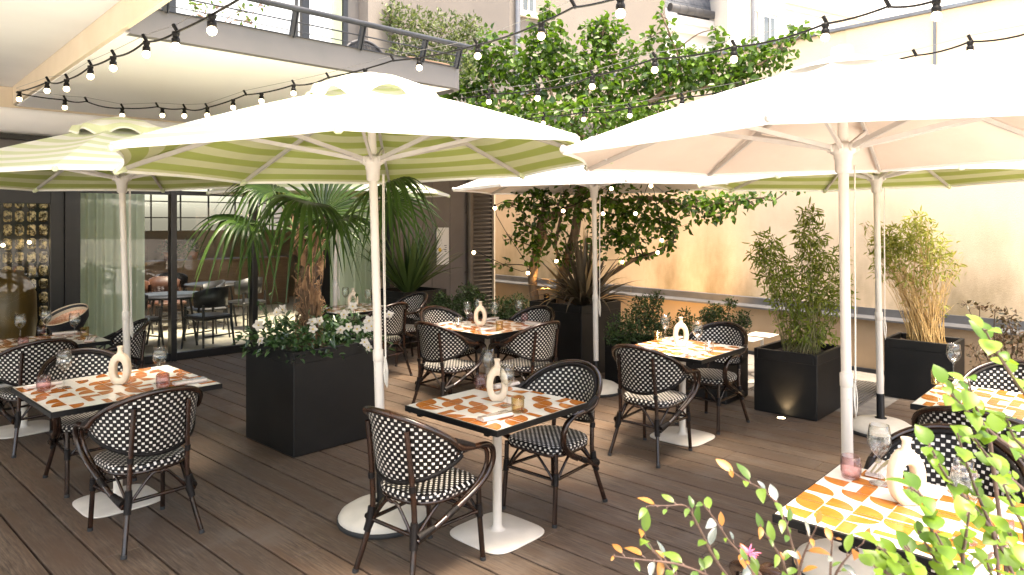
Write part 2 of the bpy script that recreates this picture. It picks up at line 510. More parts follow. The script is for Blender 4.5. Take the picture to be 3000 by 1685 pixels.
# ------------------------------------------------------------------ umbrella
def make_umbrella(name, canvas, shade_layer, flounce, sleeve=True):
    root = thing(name, (0, 0, 0), 0, '', 'umbrella', 'market umbrellas over the terrace')
    RR, ZA, ZH = 1.5, 2.66, 2.175
    def zc(r): return ZH + (ZA - ZH) * (1 - r / RR) + .02 * sin(pi * r / RR)
    b = MB(); nr, ns = 12, 8; bl_ = MB()
    for i in range(8):
        a0, a1 = pi / 4 * i, pi / 4 * (i + 1); g, guv = [], []
        for r_ in range(nr + 1):
            r = .06 + (RR - .06) * r_ / nr
            for s_ in range(ns + 1):
                s = s_ / ns; w = 4 * s * (1 - s)
                p = V((cos(a0), sin(a0), 0)).lerp(V((cos(a1), sin(a1), 0)), s) * r * (1 - .035 * w * (r / RR) ** 2)
                p.z = zc(r) - .028 * w * sin(pi * min(r / RR, .9)) + .012 * w * (r / RR) ** 6
                g.append(p); guv.append((r * .924, s * .8))
        fs = [(r_ * (ns + 1) + s_, (r_ + 1) * (ns + 1) + s_, (r_ + 1) * (ns + 1) + s_ + 1, r_ * (ns + 1) + s_ + 1) for r_ in range(nr) for s_ in range(ns)]
        b.add(g, fs, 0, True, guv); bl_.add([p * .9965 - V((0, 0, .003)) for p in g], [f_[::-1] for f_ in fs], 0, True, guv)
        e = g[-(ns + 1):]; e2 = [p * .997 - V((0, 0, .022)) for p in e]
        b.add(e + e2, [(k, ns + 1 + k, ns + 2 + k, k + 1) for k in range(ns)], 0, True, [(RR * .924, k * .1) for k in range(ns + 1)] * 2)
    can = b.build('canopy', canvas, root); bl_.build('lining', shade_layer, can)  # second layer added to carry the shaded underside colour
    b = MB(); n = 96
    if flounce:
        prof = []
        for (k, z, wv) in ((.02, ZA + .06, 0), (.2, ZA + .02, 0), (.345, zc(.345) + .055, .006), (.372, zc(.36) + .045, .022), (.392, zc(.36) - .02, .042)):
            for i in range(n):
                a = 2 * pi * i / n; w = sin(a * 9 + 1.3 * sin(a * 3)) * .6 + sin(a * 6 + 2) * .5
                prof.append(V(((k + wv * w) * cos(a), (k + wv * w) * sin(a), z + wv * .9 * w)))
        nrings = 5
    else:
        prof = []
        for (k, z) in ((.02, ZA + .02), (.10, zc(.10) + .016), (.31, zc(.31) + .012), (.315, zc(.31) + .004)):
            for i in range(n):
                a = 2 * pi * i / n
                prof.append(V((k * cos(a), k * sin(a), z)))
        nrings = 4
    rad = [(.1, .25, .33, .40, .47)[r] for r in range(nrings)]
    b.add(prof, [(r * n + i, (r + 1) * n + i, (r + 1) * n + (i + 1) % n, r * n + (i + 1) % n) for r in range(nrings - 1) for i in range(n)], 0, True,
          [(rad[r], i * .02) for r in range(nrings) for i in range(n)])
    b.build('vent_flap', canvas, can)
    zf = -.045 if not flounce else -.035
    b = MB(); b.lathe([(.0, ZA + .10 + zf), (.05, ZA + .095 + zf), (.052, ZA + .08 + zf), (.052, ZA + .06 + zf), (.03, ZA + .05 + zf)], 20)
    b.build('finial', M['plastic'], root)
    for i in range(8):
        a = pi / 4 * i; d = V((cos(a), sin(a), 0))
        p0, p1 = d * .05 + V((0, 0, ZA - .05)), d * (RR - .03) + V((0, 0, ZH - .012))
        b = MB(); rot = (p1 - p0).to_track_quat('X', 'Z').to_matrix()
        b.box((p0 + p1) / 2, ((p1 - p0).length, .016, .026), 0, rot); rb = b.build('rib', M['rib'], root)
        b = MB(); b.box(p1 + d * (.0 if flounce else .022) + V((0, 0, -.004 if flounce else .008)), (.075, .036, .036) if flounce else (.036, .030, .040), 0, rot, .008 if flounce else .012); b.build('tip_pocket' if flounce else 'end_cap', canvas if flounce else M['rib'], rb)
        q0, q1 = d * .055 + V((0, 0, 2.19)), p0.lerp(p1, .56)
        b = MB(); b.box((q0 + q1) / 2, ((q1 - q0).length, .014, .024), 0, (q1 - q0).to_track_quat('X', 'Z').to_matrix()); b.build('strut', M['rib'], root)
    b = MB(); b.lathe([(.03, 2.06), (.040, 2.07), (.041, 2.13), (.046, 2.135), (.046, 2.155), (.062, 2.165), (.064, 2.20), (.05, 2.215), (.03, 2.22)], 18)
    for k in range(8):
        a = pi / 4 * k; b.box((cos(a) * .062, sin(a) * .062, 2.19), (.03, .022, .04), 0, Matrix.Rotation(a, 3, 'Z'), .004)
    b.build('runner', M['plastic'], root)
    b = MB(); b.tube([(0, 0, .95), (0, 0, ZA + .06)], .0255, 16); b.build('pole', M['pole_white'], root)
    b = MB(); b.tube([(0, 0, .32 if sleeve else .09), (0, 0, .97)], .0285, 16)
    b.lathe([(.0285, .96), (.032, .965), (.032, 1.03), (.0255, 1.035)], 16)
    for z in (.45, .62, .9): b.tube([(0, -.0275, z), (0, -.031, z)], .006, 6)
    b.build('lower_pole', M['pole_white'], root)
    if sleeve:
        b = MB(); b.lathe([(.048, .105), (.048, .125), (.032, .13), (.0305, .33), (.0285, .331)], 16); b.build('pole_sleeve', M['black_metal'], root)
    b = MB(); 
    b.tube(spl([(.06, -.01, 2.10), (.05, -.012, 1.7), (.047, -.015, 1.35), (.044, -.012, .98)], 4), .0035, 5)
    b.tube(spl([(.066, .0, 2.10), (.058, -.0, 1.7), (.053, -.005, 1.35), (.046, -.004, .98)], 4), .0035, 5)
    for k in range(3):
        x = .036 + .004 * k; b.tube(spl([(x, -.02 + .006 * k, .99), (x + .012, -.02 + .006 * k, .90), (x + .004, -.02 + .008 * k, .82 - .012 * k), (x - .004, -.014, .90), (x, -.012, .98)], 3), .0026, 5)
    b.build('cord', M['rope'], root)
    b = MB(); b.lathe([(.268, .0), (.272, .008), (.272, .026), (.26, .03)], 40); b.build('base_rim', M['rubber'], root)
    b = MB(); b.lathe([(.264, .024), (.266, .036), (.252, .06), (.20, .092), (.13, .112), (.05, .12), (.0, .12)], 40); b.build('base', M['base_stone'], root)
    return root

def tilt(root, ax, ay, keep=('base', 'base_rim')):
    for c in kids(root):
        if c.name.split('.')[0] not in keep: c.rotation_euler = (ax, ay, 0)

# ------------------------------------------------------------------ tableware prototypes
def make_wineglass(k=1.08):
    b = MB(); P = [(.0, .004), (.034, .002), (.035, .0035), (.012, .007), (.0042, .016), (.0036, .06), (.0042, .098), (.014, .108), (.030, .126), (.0405, .150), (.0415, .168), (.038, .195), (.0335, .222), (.0325, .222), (.037, .195), (.0403, .168), (.039, .150), (.029, .128), (.012, .111), (.0, .108)]
    b.lathe([(r * k, z * k) for r, z in P], 24)
    return b
def make_tumbler():
    b = MB(); b.lathe([(.0, .002), (.030, .001), (.036, .006), (.040, .03), (.0405, .055), (.0375, .092), (.0365, .092), (.039, .055), (.0385, .03), (.034, .011), (.0, .009)], 24); return b
def make_straight():
    b = MB(); b.lathe([(.0, .002), (.033, .001), (.035, .004), (.0365, .088), (.0355, .088), (.034, .012), (.0, .010)], 24); return b

def make_vase():
    b = MB(); n = 44; vs = []
    for i in range(n):
        t = 2 * pi * i / n
        ct, st = cos(t), sin(t)
        wo = .063 * (1 - .12 * max(st, 0) ** 2)
        O = V((wo * sgnpow(ct, .9), 0, max(.10 + .105 * sgnpow(st, .92), .002)))
        I = V((.026 * sgnpow(ct, .8), 0, .098 + .056 * sgnpow(st, .8 if st < 0 else 1.0)))
        for (q, y) in ((0.0, -.022), (.12, -.028), (.88, -.028), (1.0, -.022), (1.0, .022), (.88, .028), (.12, .028), (0.0, .022)):
            p = O.lerp(I, q); vs.append(V((p.x, y * 1.0, p.z)))
    b.add(vs, [(i * 8 + k, ((i + 1) % n) * 8 + k, ((i + 1) % n) * 8 + (k + 1) % 8, i * 8 + (k + 1) % 8) for i in range(n) for k in range(8)], 0, True)
    body = b
    c = MB(); c.lathe([(.024, .196), (.016, .212), (.0145, .232), (.019, .243), (.020, .248), (.017, .248), (.012, .232), (.0, .222)], 20)
    return body, c

def make_napkin():
    b = MB()
    for (z, w, l, m) in ((.004, .066, .20, 0), (.0105, .062, .196, 0), (.017, .056, .192, 0)):
        b.box((R.uniform(-.002, .002), 0, z), (w, l, .0062), 0, Matrix.Rotation(R.uniform(-.03, .03), 3, 'Z'), .003)
    b.tube([(.031, -.098, .011), (.031, .098, .011)], .0105, 8, 0, True, 1.0)
    return b
def make_fork():
    b = MB(); b.box((0, -.05, .0), (.008, .11, .0025)); b.box((0, .02, .0), (.005, .04, .003)); b.box((0, .05, .0), (.022, .025, .002))
    for x in (-.009, -.003, .003, .009): b.box((x, .08, .001), (.0028, .04, .002))
    return b
def make_knife():
    b = MB(); b.box((0, -.055, .0), (.010, .10, .004), 0, None, .001); b.prism([(-.008, 0), (.008, 0), (.009, .09), (.002, .11), (-.006, .105)], -.001, .001)
    return b
PROTO = {}
def ware(kind, pos, rot, label, cat, group, mat=None):
    nm = {'wine': 'wine_glass', 'tum': 'tumbler', 'str': 'tumbler', 'nap': 'napkin', 'fork': 'fork', 'knife': 'knife'}
    if kind == 'vase':
        if 'vase' in PROTO:
            return dup(PROTO['vase'], pos, rot, label)
        bd, nk = make_vase(); o = thing('ring_vase', pos, rot, label, cat, group)
        bd.build('body', M['ceramic'], o); nk.build('neck', M['ceramic'], o); PROTO['vase'] = o; return o
    key = (kind, mat)
    if key in PROTO:
        o = PROTO[key].copy(); COL.objects.link(o)
    else:
        mb = {'wine': make_wineglass, 'tum': make_tumbler, 'str': make_straight, 'nap': make_napkin, 'fork': make_fork, 'knife': make_knife}[kind]()
        o = mb.build(nm[kind], M[mat]); PROTO[key] = o
    o.location = pos; o.rotation_euler = (0, 0, rot)
    return tag(o, label, cat, group)
# ------------------------------------------------------------------ setting materials
def deckmat():
    t = NT('brown_composite_decking'); co = t.coord('Object'); sp = t.n('ShaderNodeSeparateXYZ'); t.set(sp.inputs[0], co)
    idx = t.math('FLOOR', t.math('DIVIDE', t.math('SUBTRACT', sp.outputs[1], 1.045), .2223))
    wn = t.n('ShaderNodeTexWhiteNoise', noise_dimensions='1D'); t.set(wn.inputs['W'], idx)
    grain = t.noise(t.coord('Object', (6, 75, 1)), 1.0, 5, .7); wide = t.noise(t.coord('Object', (1.2, 9, 1)), 1.0, 4, .6)
    c = t.mix(t.ramp(grain, .34, .66), (.022, .014, .009), (.185, .136, .098))
    c = t.mix(t.ramp(wide, .35, .7), c, (.105, .063, .038))
    c = t.mix(t.math('MULTIPLY', wn.outputs[0], .45), c, (.044, .033, .026))
    sc_ = t.noise(t.coord('Object', (1, 1, 1)), 2.2, 5, .6)
    c = t.mix(t.ramp(sc_, .55, .8), c, (.13, .104, .085))
    h = t.math('ADD', t.math('MULTIPLY', grain, .7), t.math('MULTIPLY', t.noise(t.coord('Object', (14, 420, 1)), 1.0, 2), .5))
    return t.end(t.pbr(c, t.ramp(t.math('ADD', t.math('MULTIPLY', wide, .3), t.math('MULTIPLY', grain, .35)), -.6, .75), 0, t.bump(h, .45, .004), .4))

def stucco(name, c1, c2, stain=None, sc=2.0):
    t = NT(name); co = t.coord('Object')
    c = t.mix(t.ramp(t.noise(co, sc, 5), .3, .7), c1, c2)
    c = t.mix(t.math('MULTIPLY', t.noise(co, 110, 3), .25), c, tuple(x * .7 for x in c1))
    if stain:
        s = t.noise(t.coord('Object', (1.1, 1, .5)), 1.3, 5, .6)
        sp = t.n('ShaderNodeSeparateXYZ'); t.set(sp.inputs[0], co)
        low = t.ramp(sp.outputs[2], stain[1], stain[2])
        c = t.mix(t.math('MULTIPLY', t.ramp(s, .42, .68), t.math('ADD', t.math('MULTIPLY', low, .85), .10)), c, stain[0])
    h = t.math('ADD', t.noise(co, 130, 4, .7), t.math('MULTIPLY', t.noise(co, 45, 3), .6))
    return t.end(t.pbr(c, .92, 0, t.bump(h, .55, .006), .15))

M['deck'] = deckmat()
M['ground'] = simple('pale_courtyard_gravel', (.50, .46, .40), (.40, .37, .32), 3, .9)  # pale tone set to bounce light up to the soffit
M['stone'] = simple('grey_stone_slab', (.68, .665, .64), (.58, .565, .54), 8, .8, 0, .2, 60)  # pale for the added bounce slabs; the door threshold shares it
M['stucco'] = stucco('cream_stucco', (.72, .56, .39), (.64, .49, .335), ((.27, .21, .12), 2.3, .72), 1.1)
M['stucco_low'] = stucco('tan_stucco', (.42, .305, .20), (.36, .26, .165), ((.30, .24, .16), .4, .0), 2.0)
M['zinc'] = simple('zinc_flashing', (.19, .19, .195), (.13, .13, .135), 3, .45, .5, .05, 20)
M['white_render'] = stucco('white_render', (.78, .74, .67), (.72, .68, .61), None, .7)
M['grey_render'] = stucco('greige_render', (.21, .185, .16), (.18, .16, .14), None, .9)
M['soffit'] = stucco('cream_soffit', (.90, .885, .86), (.88, .86, .83), None, .8)
M['soffit_grey'] = simple('pale_grey_soffit', (.82, .81, .79), (.78, .77, .75), 1.5, .8)
M['beam'] = stucco('tan_beam_render', (.74, .635, .49), (.68, .575, .43), None, 3)
M['fascia'] = simple('grey_fascia_paint', (.092, .085, .083), (.078, .074, .072), 2, .6, 0, .05, 40)
M['rail'] = simple('anthracite_rail', (.016, .018, .022), (.028, .03, .035), 6, .45, spec=.25)
M['dark_frame'] = simple('dark_brown_frame', (.003, .0026, .0024), (.006, .005, .0045), 4, .35)
M['panel'] = simple('taupe_metal_cladding', (.15, .13, .12), (.12, .105, .095), 1.5, .5, .1)
M['louvre'] = simple('bronze_louvre', (.13, .105, .08), (.10, .08, .06), 6, .5, .1)
M['slate'] = simple('blue_grey_slate', (.07, .08, .10), (.13, .14, .16), 9, .6, 0, .4, 30)
M['drain'] = simple('steel_grating', (.25, .23, .21), None, 1, .5, .6)
M['int_floor'] = simple('pale_resin_floor', (.50, .47, .38), (.42, .40, .32), 1.5, .25)
M['int_wall'] = simple('warm_interior_wall', (.34, .26, .18), (.28, .21, .14), 1.2, .8)
M['int_wood'] = simple('light_oak', (.19, .115, .065), (.14, .08, .042), 5, .5, 0, .05, 60, (1, 1, 6))
M['int_dark'] = simple('black_stained_wood', (.012, .012, .012), (.02, .019, .018), 12, .4)
M['leather'] = simple('tan_leather', (.07, .03, .017), (.05, .02, .012), 9, .45)
M['terracotta'] = simple('terracotta', (.42, .19, .09), (.36, .15, .07), 14, .8)
M['ochre'] = simple('ochre_glazed_pot', (.13, .07, .013), (.09, .05, .01), 4, .35)
M['paper'] = simple('white_board', (.72, .70, .66), (.69, .67, .63), 6, .6)
M['yellow_ink'] = simple('yellow_print', (.75, .50, .05), None, 1, .6)
M['black_ink'] = simple('black_print', (.03, .03, .03), None, 1, .6)
M['copper_weave'] = simple('copper_wicker', (.50, .19, .09), (.68, .42, .28), 70, .35, .4, .8, 120)
M['black_weave'] = simple('black_wicker', (.012, .012, .014), (.03, .03, .033), 90, .5, 0, .9, 130)

def curtainmat():
    t = NT('sage_sheer_curtain'); c = t.mix(t.noise(t.coord('Object'), 3, 2), (.50, .56, .44), (.58, .63, .50))
    p = t.pbr(c, .9); tr = t.n('ShaderNodeBsdfTranslucent'); t.set(tr.inputs[0], (.6, .66, .5))
    m = t.n('ShaderNodeMixShader'); m.inputs[0].default_value = .45
    t.nt.links.new(p, m.inputs[1]); t.nt.links.new(tr.outputs[0], m.inputs[2]); return t.end(m.outputs[0])
M['curtain'] = curtainmat()
def blockmat():
    t = NT('glass_block'); co = t.coord('Object')
    n = t.noise(co, 17, 3, .7)
    c = t.mix(t.ramp(n, .44, .60), (.07, .045, .016), (.95, .74, .40))  # bright noise patches paint the glints into the block colour
    return t.end(t.pbr(c, .06, 0, t.bump(n, 1.0, .02), .9))
M['glass_block'] = blockmat()

# ------------------------------------------------------------------ ground, deck, paving
b = MB(); b.add([(-60, -40, -.06), (60, -40, -.06), (60, 90, -.06), (-60, 90, -.06)], [(0, 1, 2, 3)])
tag(b.build('ground', M['ground']), kind='structure')
b = MB(); rd = random.Random(3); P = .2223
def board(p0, p1, k):
    y0 = 1.045 + P * k + .0065; y1 = y0 + P - .013
    b.box(((p0 + p1) / 2, (y0 + y1) / 2, -.0125), (p1 - p0, y1 - y0, .025), 0, None, .003)
for k in range(-2, 37):
    p0, p1 = (-9.42, .62) if k < 27 else (-1.98, .62)
    cuts = [p0]
    x = p0 + rd.uniform(1.2, 4.2)
    while x < p1 - .8:
        cuts.append(x); x += rd.choice((3.6, 4.0, 4.2))
    cuts.append(p1)
    for a, c in zip(cuts[:-1], cuts[1:]): board(a + (.0015 if a > p0 else 0), c - .0015, k)
M['joist'] = simple('dark_deck_joists', (.006, .005, .004), None, 1, .9)  # dark sheet added below the boards so the gaps read as shade
ub = MB(); ub.span((-9.6, .55, -.055), (.7, 9.4, -.03)); tag(ub.build('deck_base', M['joist'], None, (0, 0, 0), ANG), kind='structure')
tag(b.build('deck', M['deck'], None, (0, 0, 0), ANG), kind='structure')
b = MB(); b.span((-9.5, 7.052, -.04), (-1.985, 7.29, -.004), 0, .004); b.span((-9.5, 8.62, -.04), (-1.985, 9.9, -.002), 0, .004)
b.span((-2.19, 7.295, -.04), (-1.985, 8.615, -.004), 0, .004); b.span((-9.5, 7.295, -.05), (-3.32, 8.615, -.006), 0, .004)
b.span((-12, -9, -.04), (.62, .592, -.003), 1, .004); b.span((.625, -9, -.04), (12, 12, -.003), 1, .004)  # unseen pale slabs added to bounce light onto the overhang
M['stone_strip'] = simple('weathered_stone_strip', (.21, .19, .165), (.15, .135, .12), 8, .85, 0, .25, 60)
tag(b.build('paving', [M['stone_strip'], M['stone']], None, (0, 0, 0), ANG), kind='structure')
g = thing('drain_grating', dk(-2.755, 7.955, -.02), ANG, 'steel mesh drain grating set in the stone strip between two bamboo planters', 'grating')
b = MB()
for i in range(32): b.box((-.555 + .0357 * i, 0, .006), (.007, 1.31, .018))
for i in range(38): b.box((0, -.65 + .035 * i, .006), (1.12, .007, .014))
b.build('grid', M['drain'], g)

# ------------------------------------------------------------------ restaurant building (local x along the glazing, y inwards)
A0 = V((-4.4, 9.2, 0)); BA = RAD(43.54)
bld = thing('restaurant_building', A0, BA, 'restaurant building with dark framed glazing, cream soffit and grey balcony above', 'building')
fx_, fy_ = V((cos(BA), sin(BA), 0)), V((-sin(BA), cos(BA), 0))
def fb(t, w, z=0.0): return A0 + fx_ * t + fy_ * w + V((0, 0, z))
def part(name, mat, fn, parent=bld):
    q = MB(); fn(q); return q.build(name, mat, parent)
# floor, ceiling, interior walls
part('interior_floor', M['int_floor'], lambda q: q.span((-5, .06, -.05), (5.4, 6.4, .012)))
part('interior_ceiling', M['int_wall'], lambda q: (q.span((-9, .06, 2.76), (-.9, 6.4, 2.9)), q.span((3.4, .06, 2.76), (5.4, 6.4, 2.9)), q.span((-.9, .06, 2.76), (3.4, .4, 2.9)), q.span((-.9, 2.5, 2.76), (3.4, 6.4, 2.9))))
def backwall(q):
    q.span((-5, 6.4, 0), (5.4, 6.6, 1.62)); q.span((-5, 6.4, 2.55), (5.4, 6.6, 2.76)); q.span((-5, 6.4, 1.62), (-.2, 6.6, 2.55)); q.span((4.6, 6.4, 1.62), (5.4, 6.6, 2.55))
    q.span((-5.2, .06, 0), (-5, 6.6, 2.76)); q.span((5.4, .3, 0), (5.6, 6.6, 2.76))
part('interior_wall', M['int_wall'], backwall)
def bw(q):
    for x in [-.2 + .6 * k for k in range(9)]: q.span((x - .015, 6.46, 1.62), (x + .015, 6.5, 2.55))
    for z in (1.9, 2.25): q.span((-.2, 6.462, z - .012), (4.6, 6.498, z + .012))
part('interior_window_grid', M['dark_frame'], bw)
# glazed front
def fr(q, t0, t1, z0=0.0, z1=2.72, d=.09):
    q.span((t0, -d / 2, z0), (t1, d / 2, z1), 0, .004)
for (t0, t1) in ((-1.1, -.075), (-.005, 1.0), (1.075, 2.05), (2.2, 3.27)):
    w = part('window', M['dark_frame'], lambda q: fr(q, t0, t1, 0, .10))
    part('transom', M['dark_frame'], lambda q: fr(q, t0, t1, 2.16, 2.215), w); part('head_rail', M['dark_frame'], lambda q: fr(q, t0, t1, 2.69, 2.75), w)
    part('pane', M['pane'], lambda q: q.add([(t0, 0, .10), (t1, 0, .10), (t1, 0, 2.16), (t0, 0, 2.16)], [(0, 1, 2, 3)]) and
         q.add([(t0, 0, 2.215), (t1, 0, 2.215), (t1, 0, 2.69), (t0, 0, 2.69)], [(0, 1, 2, 3)]), w)
for (t0, t1) in ((-1.26, -1.1), (-.075, -.005), (1.0, 1.075), (2.05, 2.2), (3.27, 3.36)):
    part('mullion', M['dark_frame'], lambda q: q.span((t0, -.07, 0), (t1, .07, 2.75), 0, .005))
dr = part('door', M['dark_frame'], lambda q: (q.span((-2.75, -.05, 0), (-2.62, .05, 2.2), 0, .004), q.span((-1.40, -.05, 0), (-1.262, .05, 2.2), 0, .004),
          q.span((-2.62, -.05, 2.02), (-1.40, .05, 2.2), 0, .004), q.span((-2.62, -.05, .0), (-1.40, .05, .12), 0, .004)))
part('pane', M['pane'], lambda q: q.add([(-2.62, 0, .12), (-1.40, 0, .12), (-1.40, 0, 2.02), (-2.62, 0, 2.02)], [(0, 1, 2, 3)]), dr)
part('handle', M['steel'], lambda q: (q.tube([(-2.55, -.09, .85), (-2.55, -.09, 1.35)], .012, 8), q.tube([(-2.55, -.05, .9), (-2.55, -.09, .9)], .008, 6), q.tube([(-2.55, -.05, 1.3), (-2.55, -.09, 1.3)], .008, 6)), dr)
part('door_casing', M['dark_frame'], lambda q: (q.span((-9, -.11, 2.2), (-1.26, .06, 2.30), 0, .005), q.span((-1.262, -.10, 0), (-1.24, -.07, 2.2)), q.span((-9, -.04, 0), (-2.75, .06, 2.2))))
part('lintel_panel', M['panel'], lambda q: q.span((-9, -.03, 2.3), (-1.26, .06, 2.74)))
part('recess_strip', M['dark_frame'], lambda q: q.span((-9, -.20, 2.735), (5.5, .05, 2.79)))
def bulk(q):
    n = 10; pr = [(-.02, 2.79)] + [(-.34 + .30 * (1 - sin(pi / 2 * i / n)) ** 1.0, 2.79 + .27 * (1 - cos(pi / 2 * i / n))) for i in range(n + 1)] + [(-.02, 3.06)]
    vs = [V((-9, y, z)) for y, z in pr] + [V((5.5, y, z)) for y, z in pr]; k = len(pr)
    q.add(vs, [(i, i + 1, k + i + 1, k + i) for i in range(k - 1)], 0, True)
part('bulkhead', M['soffit_grey'], bulk)
part('cornice_strip', M['beam'], lambda q: q.span((-9, -.30, 3.06), (5.5, .0, 3.088)) and q.span((-9, -.30, 3.088), (-1.78, .0, 3.29)))
# taupe wall, louvre, downpipe
def cladding(q):
    for k in range(4): q.span((3.362 + .39 * k, -.05, 0), (3.746 + .39 * k, .2, 3.05), 0, .004)
    q.span((3.36, -.02, 0), (5.55, .3, 3.04))
part('cladding', M['panel'], cladding)
def louv(q):
    q.span((5.0, -.09, .2), (5.03, .0, 3.04)); q.span((5.49, -.09, .2), (5.53, .0, 3.04))
    for k in range(38):
        z = .25 + .074 * k
        q.box((5.26, -.05, z), (.46, .075, .007), 0, Matrix.Rotation(RAD(38), 3, 'X'))
part('louvre', M['louvre'], louv)
def pipe(q):
    q.tube([(4.93, -.11, .1), (4.93, -.11, 3.0)], .045, 14)
    for z in (.9, 1.95, 2.7): q.tube([(4.93, -.11, z), (4.93, -.11, z + .04)], .052, 14); q.box((4.93, -.05, z + .02), (.13, .05, .025))
part('downpipe', M['louvre'], pipe)
part('return_wall', M['beam'], lambda q: q.span((5.53, -.02, 0), (5.62, 1.3, 3.3)))
# slab, soffits, beam, fascia, terrace
part('soffit', M['soffit'], lambda q: (q.span((-1.765, -4.44, 3.09), (1.1, .0, 3.12)), q.span((1.1, -3.0, 3.09), (5.5, 0, 3.12))))
part('terrace_slab', M['fascia'], lambda q: (q.span((-1.765, -4.4, 3.122), (1.1, .2, 3.22)), q.span((1.1, -2.96, 3.122), (5.5, .2, 3.22))))
part('beam', M['beam'], lambda q: q.span((-1.80, -8.6, 3.10), (-1.765, .0, 3.46)))
part('overhang_soffit', M['soffit_grey'], lambda q: q.span((-9, -8.6, 3.295), (-1.803, .0, 3.46)))  # near end, out of view, extended to shade the front left deck
part('overhang_wall', M['soffit_grey'], lambda q: q.span((-9, -8.6, 3.462), (-1.80, -8.4, 5.5)))
def fas(q):
    n = 8; ed = [(-1.764, -4.53)] + [(1.0, -4.53)] + [(1.0 + .16 * sin(pi / 2 * i / n), -4.37 - .16 * cos(pi / 2 * i / n)) for i in range(1, n + 1)] + [(1.16, -3.0), (5.4, -3.0)]
    vs = [V((x, y, 3.07)) for x, y in ed] + [V((x, y, 3.262)) for x, y in ed]; k = len(ed)
    q.add(vs, [(i, i + 1, k + i + 1, k + i) for i in range(k - 1)])
    ed2 = [(x, y + .08) for x, y in ed]
    vs = [V((x, y, 3.262)) for x, y in ed] + [V((x, y, 3.262)) for x, y in ed2]
    q.add(vs, [(i, i + 1, k + i + 1, k + i) for i in range(k - 1)])
    q.add([V((x, y, 3.072)) for x, y in ed] + [V((x, y, 3.072)) for x, y in ed2], [(k + i, k + i + 1, i + 1, i) for i in range(k - 1)])
bal = part('balcony_fascia', M['fascia'], fas)
part('drip_edge', M['rail'], lambda q: q.span((-1.764, -4.545, 3.262), (1.02, -4.50, 3.268)), bal)
RZ = 3.455
ral = part('balcony_rail', M['rail'], lambda q: (q.tube([(-1.76, -4.62, RZ), (1.16, -4.62, RZ)], .0235, 12), q.tube([(-1.76, -4.575, 3.365), (1.1, -4.575, 3.365)], .006, 6), q.tube([(-1.76, -4.55, 3.30), (1.1, -4.55, 3.30)], .004, 6)))
for tx in (-1.55, -.62, -.02, .62, 1.02):
    rt = Matrix.Rotation(RAD(-20), 3, 'X').inverted()
    part('baluster', M['rail'], lambda q: (q.box((tx, -4.572, 3.355), (.026, .03, .20), 0, rt), q.box((tx + .022, -4.572, 3.345), (.008, .045, .20), 0, rt), q.box((tx, -4.61, 3.445), (.03, .05, .02))), ral)
# upper storey behind the terrace
part('upper_wall', M['grey_render'], lambda q: (q.span((1.19, -2.75, 3.2), (1.54, -2.3, 6.5)), q.span((-1.76, -2.6, 3.23), (-.9, -2.3, 6.5)), q.span((-.9, -2.6, 5.2), (1.19, -2.3, 6.5))))
part('upper_reveal', M['fascia'], lambda q: q.span((1.02, -2.55, 3.2), (1.188, -2.3, 5.2)))
uw = part('upper_window', M['dark_frame'], lambda q: q.span((.46, -2.6, 3.2), (.545, -2.5, 5.2)))
part('jamb', M['dark_frame'], lambda q: q.span((-.9, -2.6, 3.2), (-.84, -2.5, 5.2)), uw)
part('jamb', M['dark_frame'], lambda q: q.span((.96, -2.6, 3.2), (1.02, -2.5, 5.2)), uw)
part('sash_bar', M['dark_frame'], lambda q: q.span((.40, -2.58, 3.2), (.42, -2.52, 5.2)), uw)
def bright(q): q.add([(-.84, -2.54, 3.2), (.96, -2.54, 3.2), (.96, -2.54, 5.2), (-.84, -2.54, 5.2)], [(0, 1, 2, 3)])
def pane_sky_tone():
    t = NT('sky_reflecting_pane'); p = t.pbr((.72, .75, .76), .05, 0, None, 1.0); return t.end(p)  # pale base colour stands in for bright sky in the glass
M['pane_up'] = pane_sky_tone()
part('pane', M['pane_up'], bright, uw)
def drape(q):
    n = 40; vs = []
    for i in range(n + 1):
        x = .84 + .12 * i / n
        for z in (3.2, 5.2): vs.append((x, -2.57 + .012 * sin(i * 1.3), z))
    q.add(vs, [(2 * i, 2 * i + 2, 2 * i + 3, 2 * i + 1) for i in range(n)], 0, True)
part('upper_curtain', M['curtain'], drape, uw)
# wicker lounge chair back and wooden bench on the terrace
o = thing('terrace_chair', fb(.30, -4.1, 3.22), BA, 'round black wicker chair back showing above the grey balcony edge', 'chair')
def cb(q):
    for k in range(40):
        a = pi * k / 39; q.tube([(.20 * cos(a), 0, .0), (.20 * cos(a), -.02, .06 + .17 * sin(a))], .006, 5)
    q.tube(spl([(.22 * cos(pi * k / 16), -.02, .05 + .19 * sin(pi * k / 16)) for k in range(17)], 2), .014, 8)
part('backrest', M['black_weave'], cb, o)
o = thing('terrace_bench', fb(.86, -4.28, 3.22), BA, 'low brown wooden bench slat behind the balcony rail beside the curtain', 'bench')
part('seat', M['int_wood'], lambda q: q.span((-.24, -.08, .09), (.24, .1, .115), 0, .004), o)
part('frame', M['black_metal'], lambda q: q.span((-.23, -.07, .05), (.23, .09, .088)), o)

# white notice board on the cladding
nb = thing('notice_board', fb(4.34, -.075, 1.39), BA, 'white notice board with a yellow spot and small print on the taupe wall', 'notice board')
part('board', M['paper'], lambda q: q.span((-.13, -.02, -.32), (.13, .012, .32), 0, .003), nb)
part('printed_spot', M['yellow_ink'], lambda q: q.lathe([(.0, 0), (.035, 0)], 16, (-.07, -.0215, -.06), 0, False, Matrix.Rotation(RAD(90), 3, 'X')), nb)
def printmarks(q):
    for (x, z, w) in ((.05, .01, .05), (.06, -.025, .03), (.045, -.06, .06), (.055, -.09, .04)): q.span((x - w / 2, -.0225, z - .006), (x + w / 2, -.0212, z + .006))
part('print', M['black_ink'], printmarks, nb)

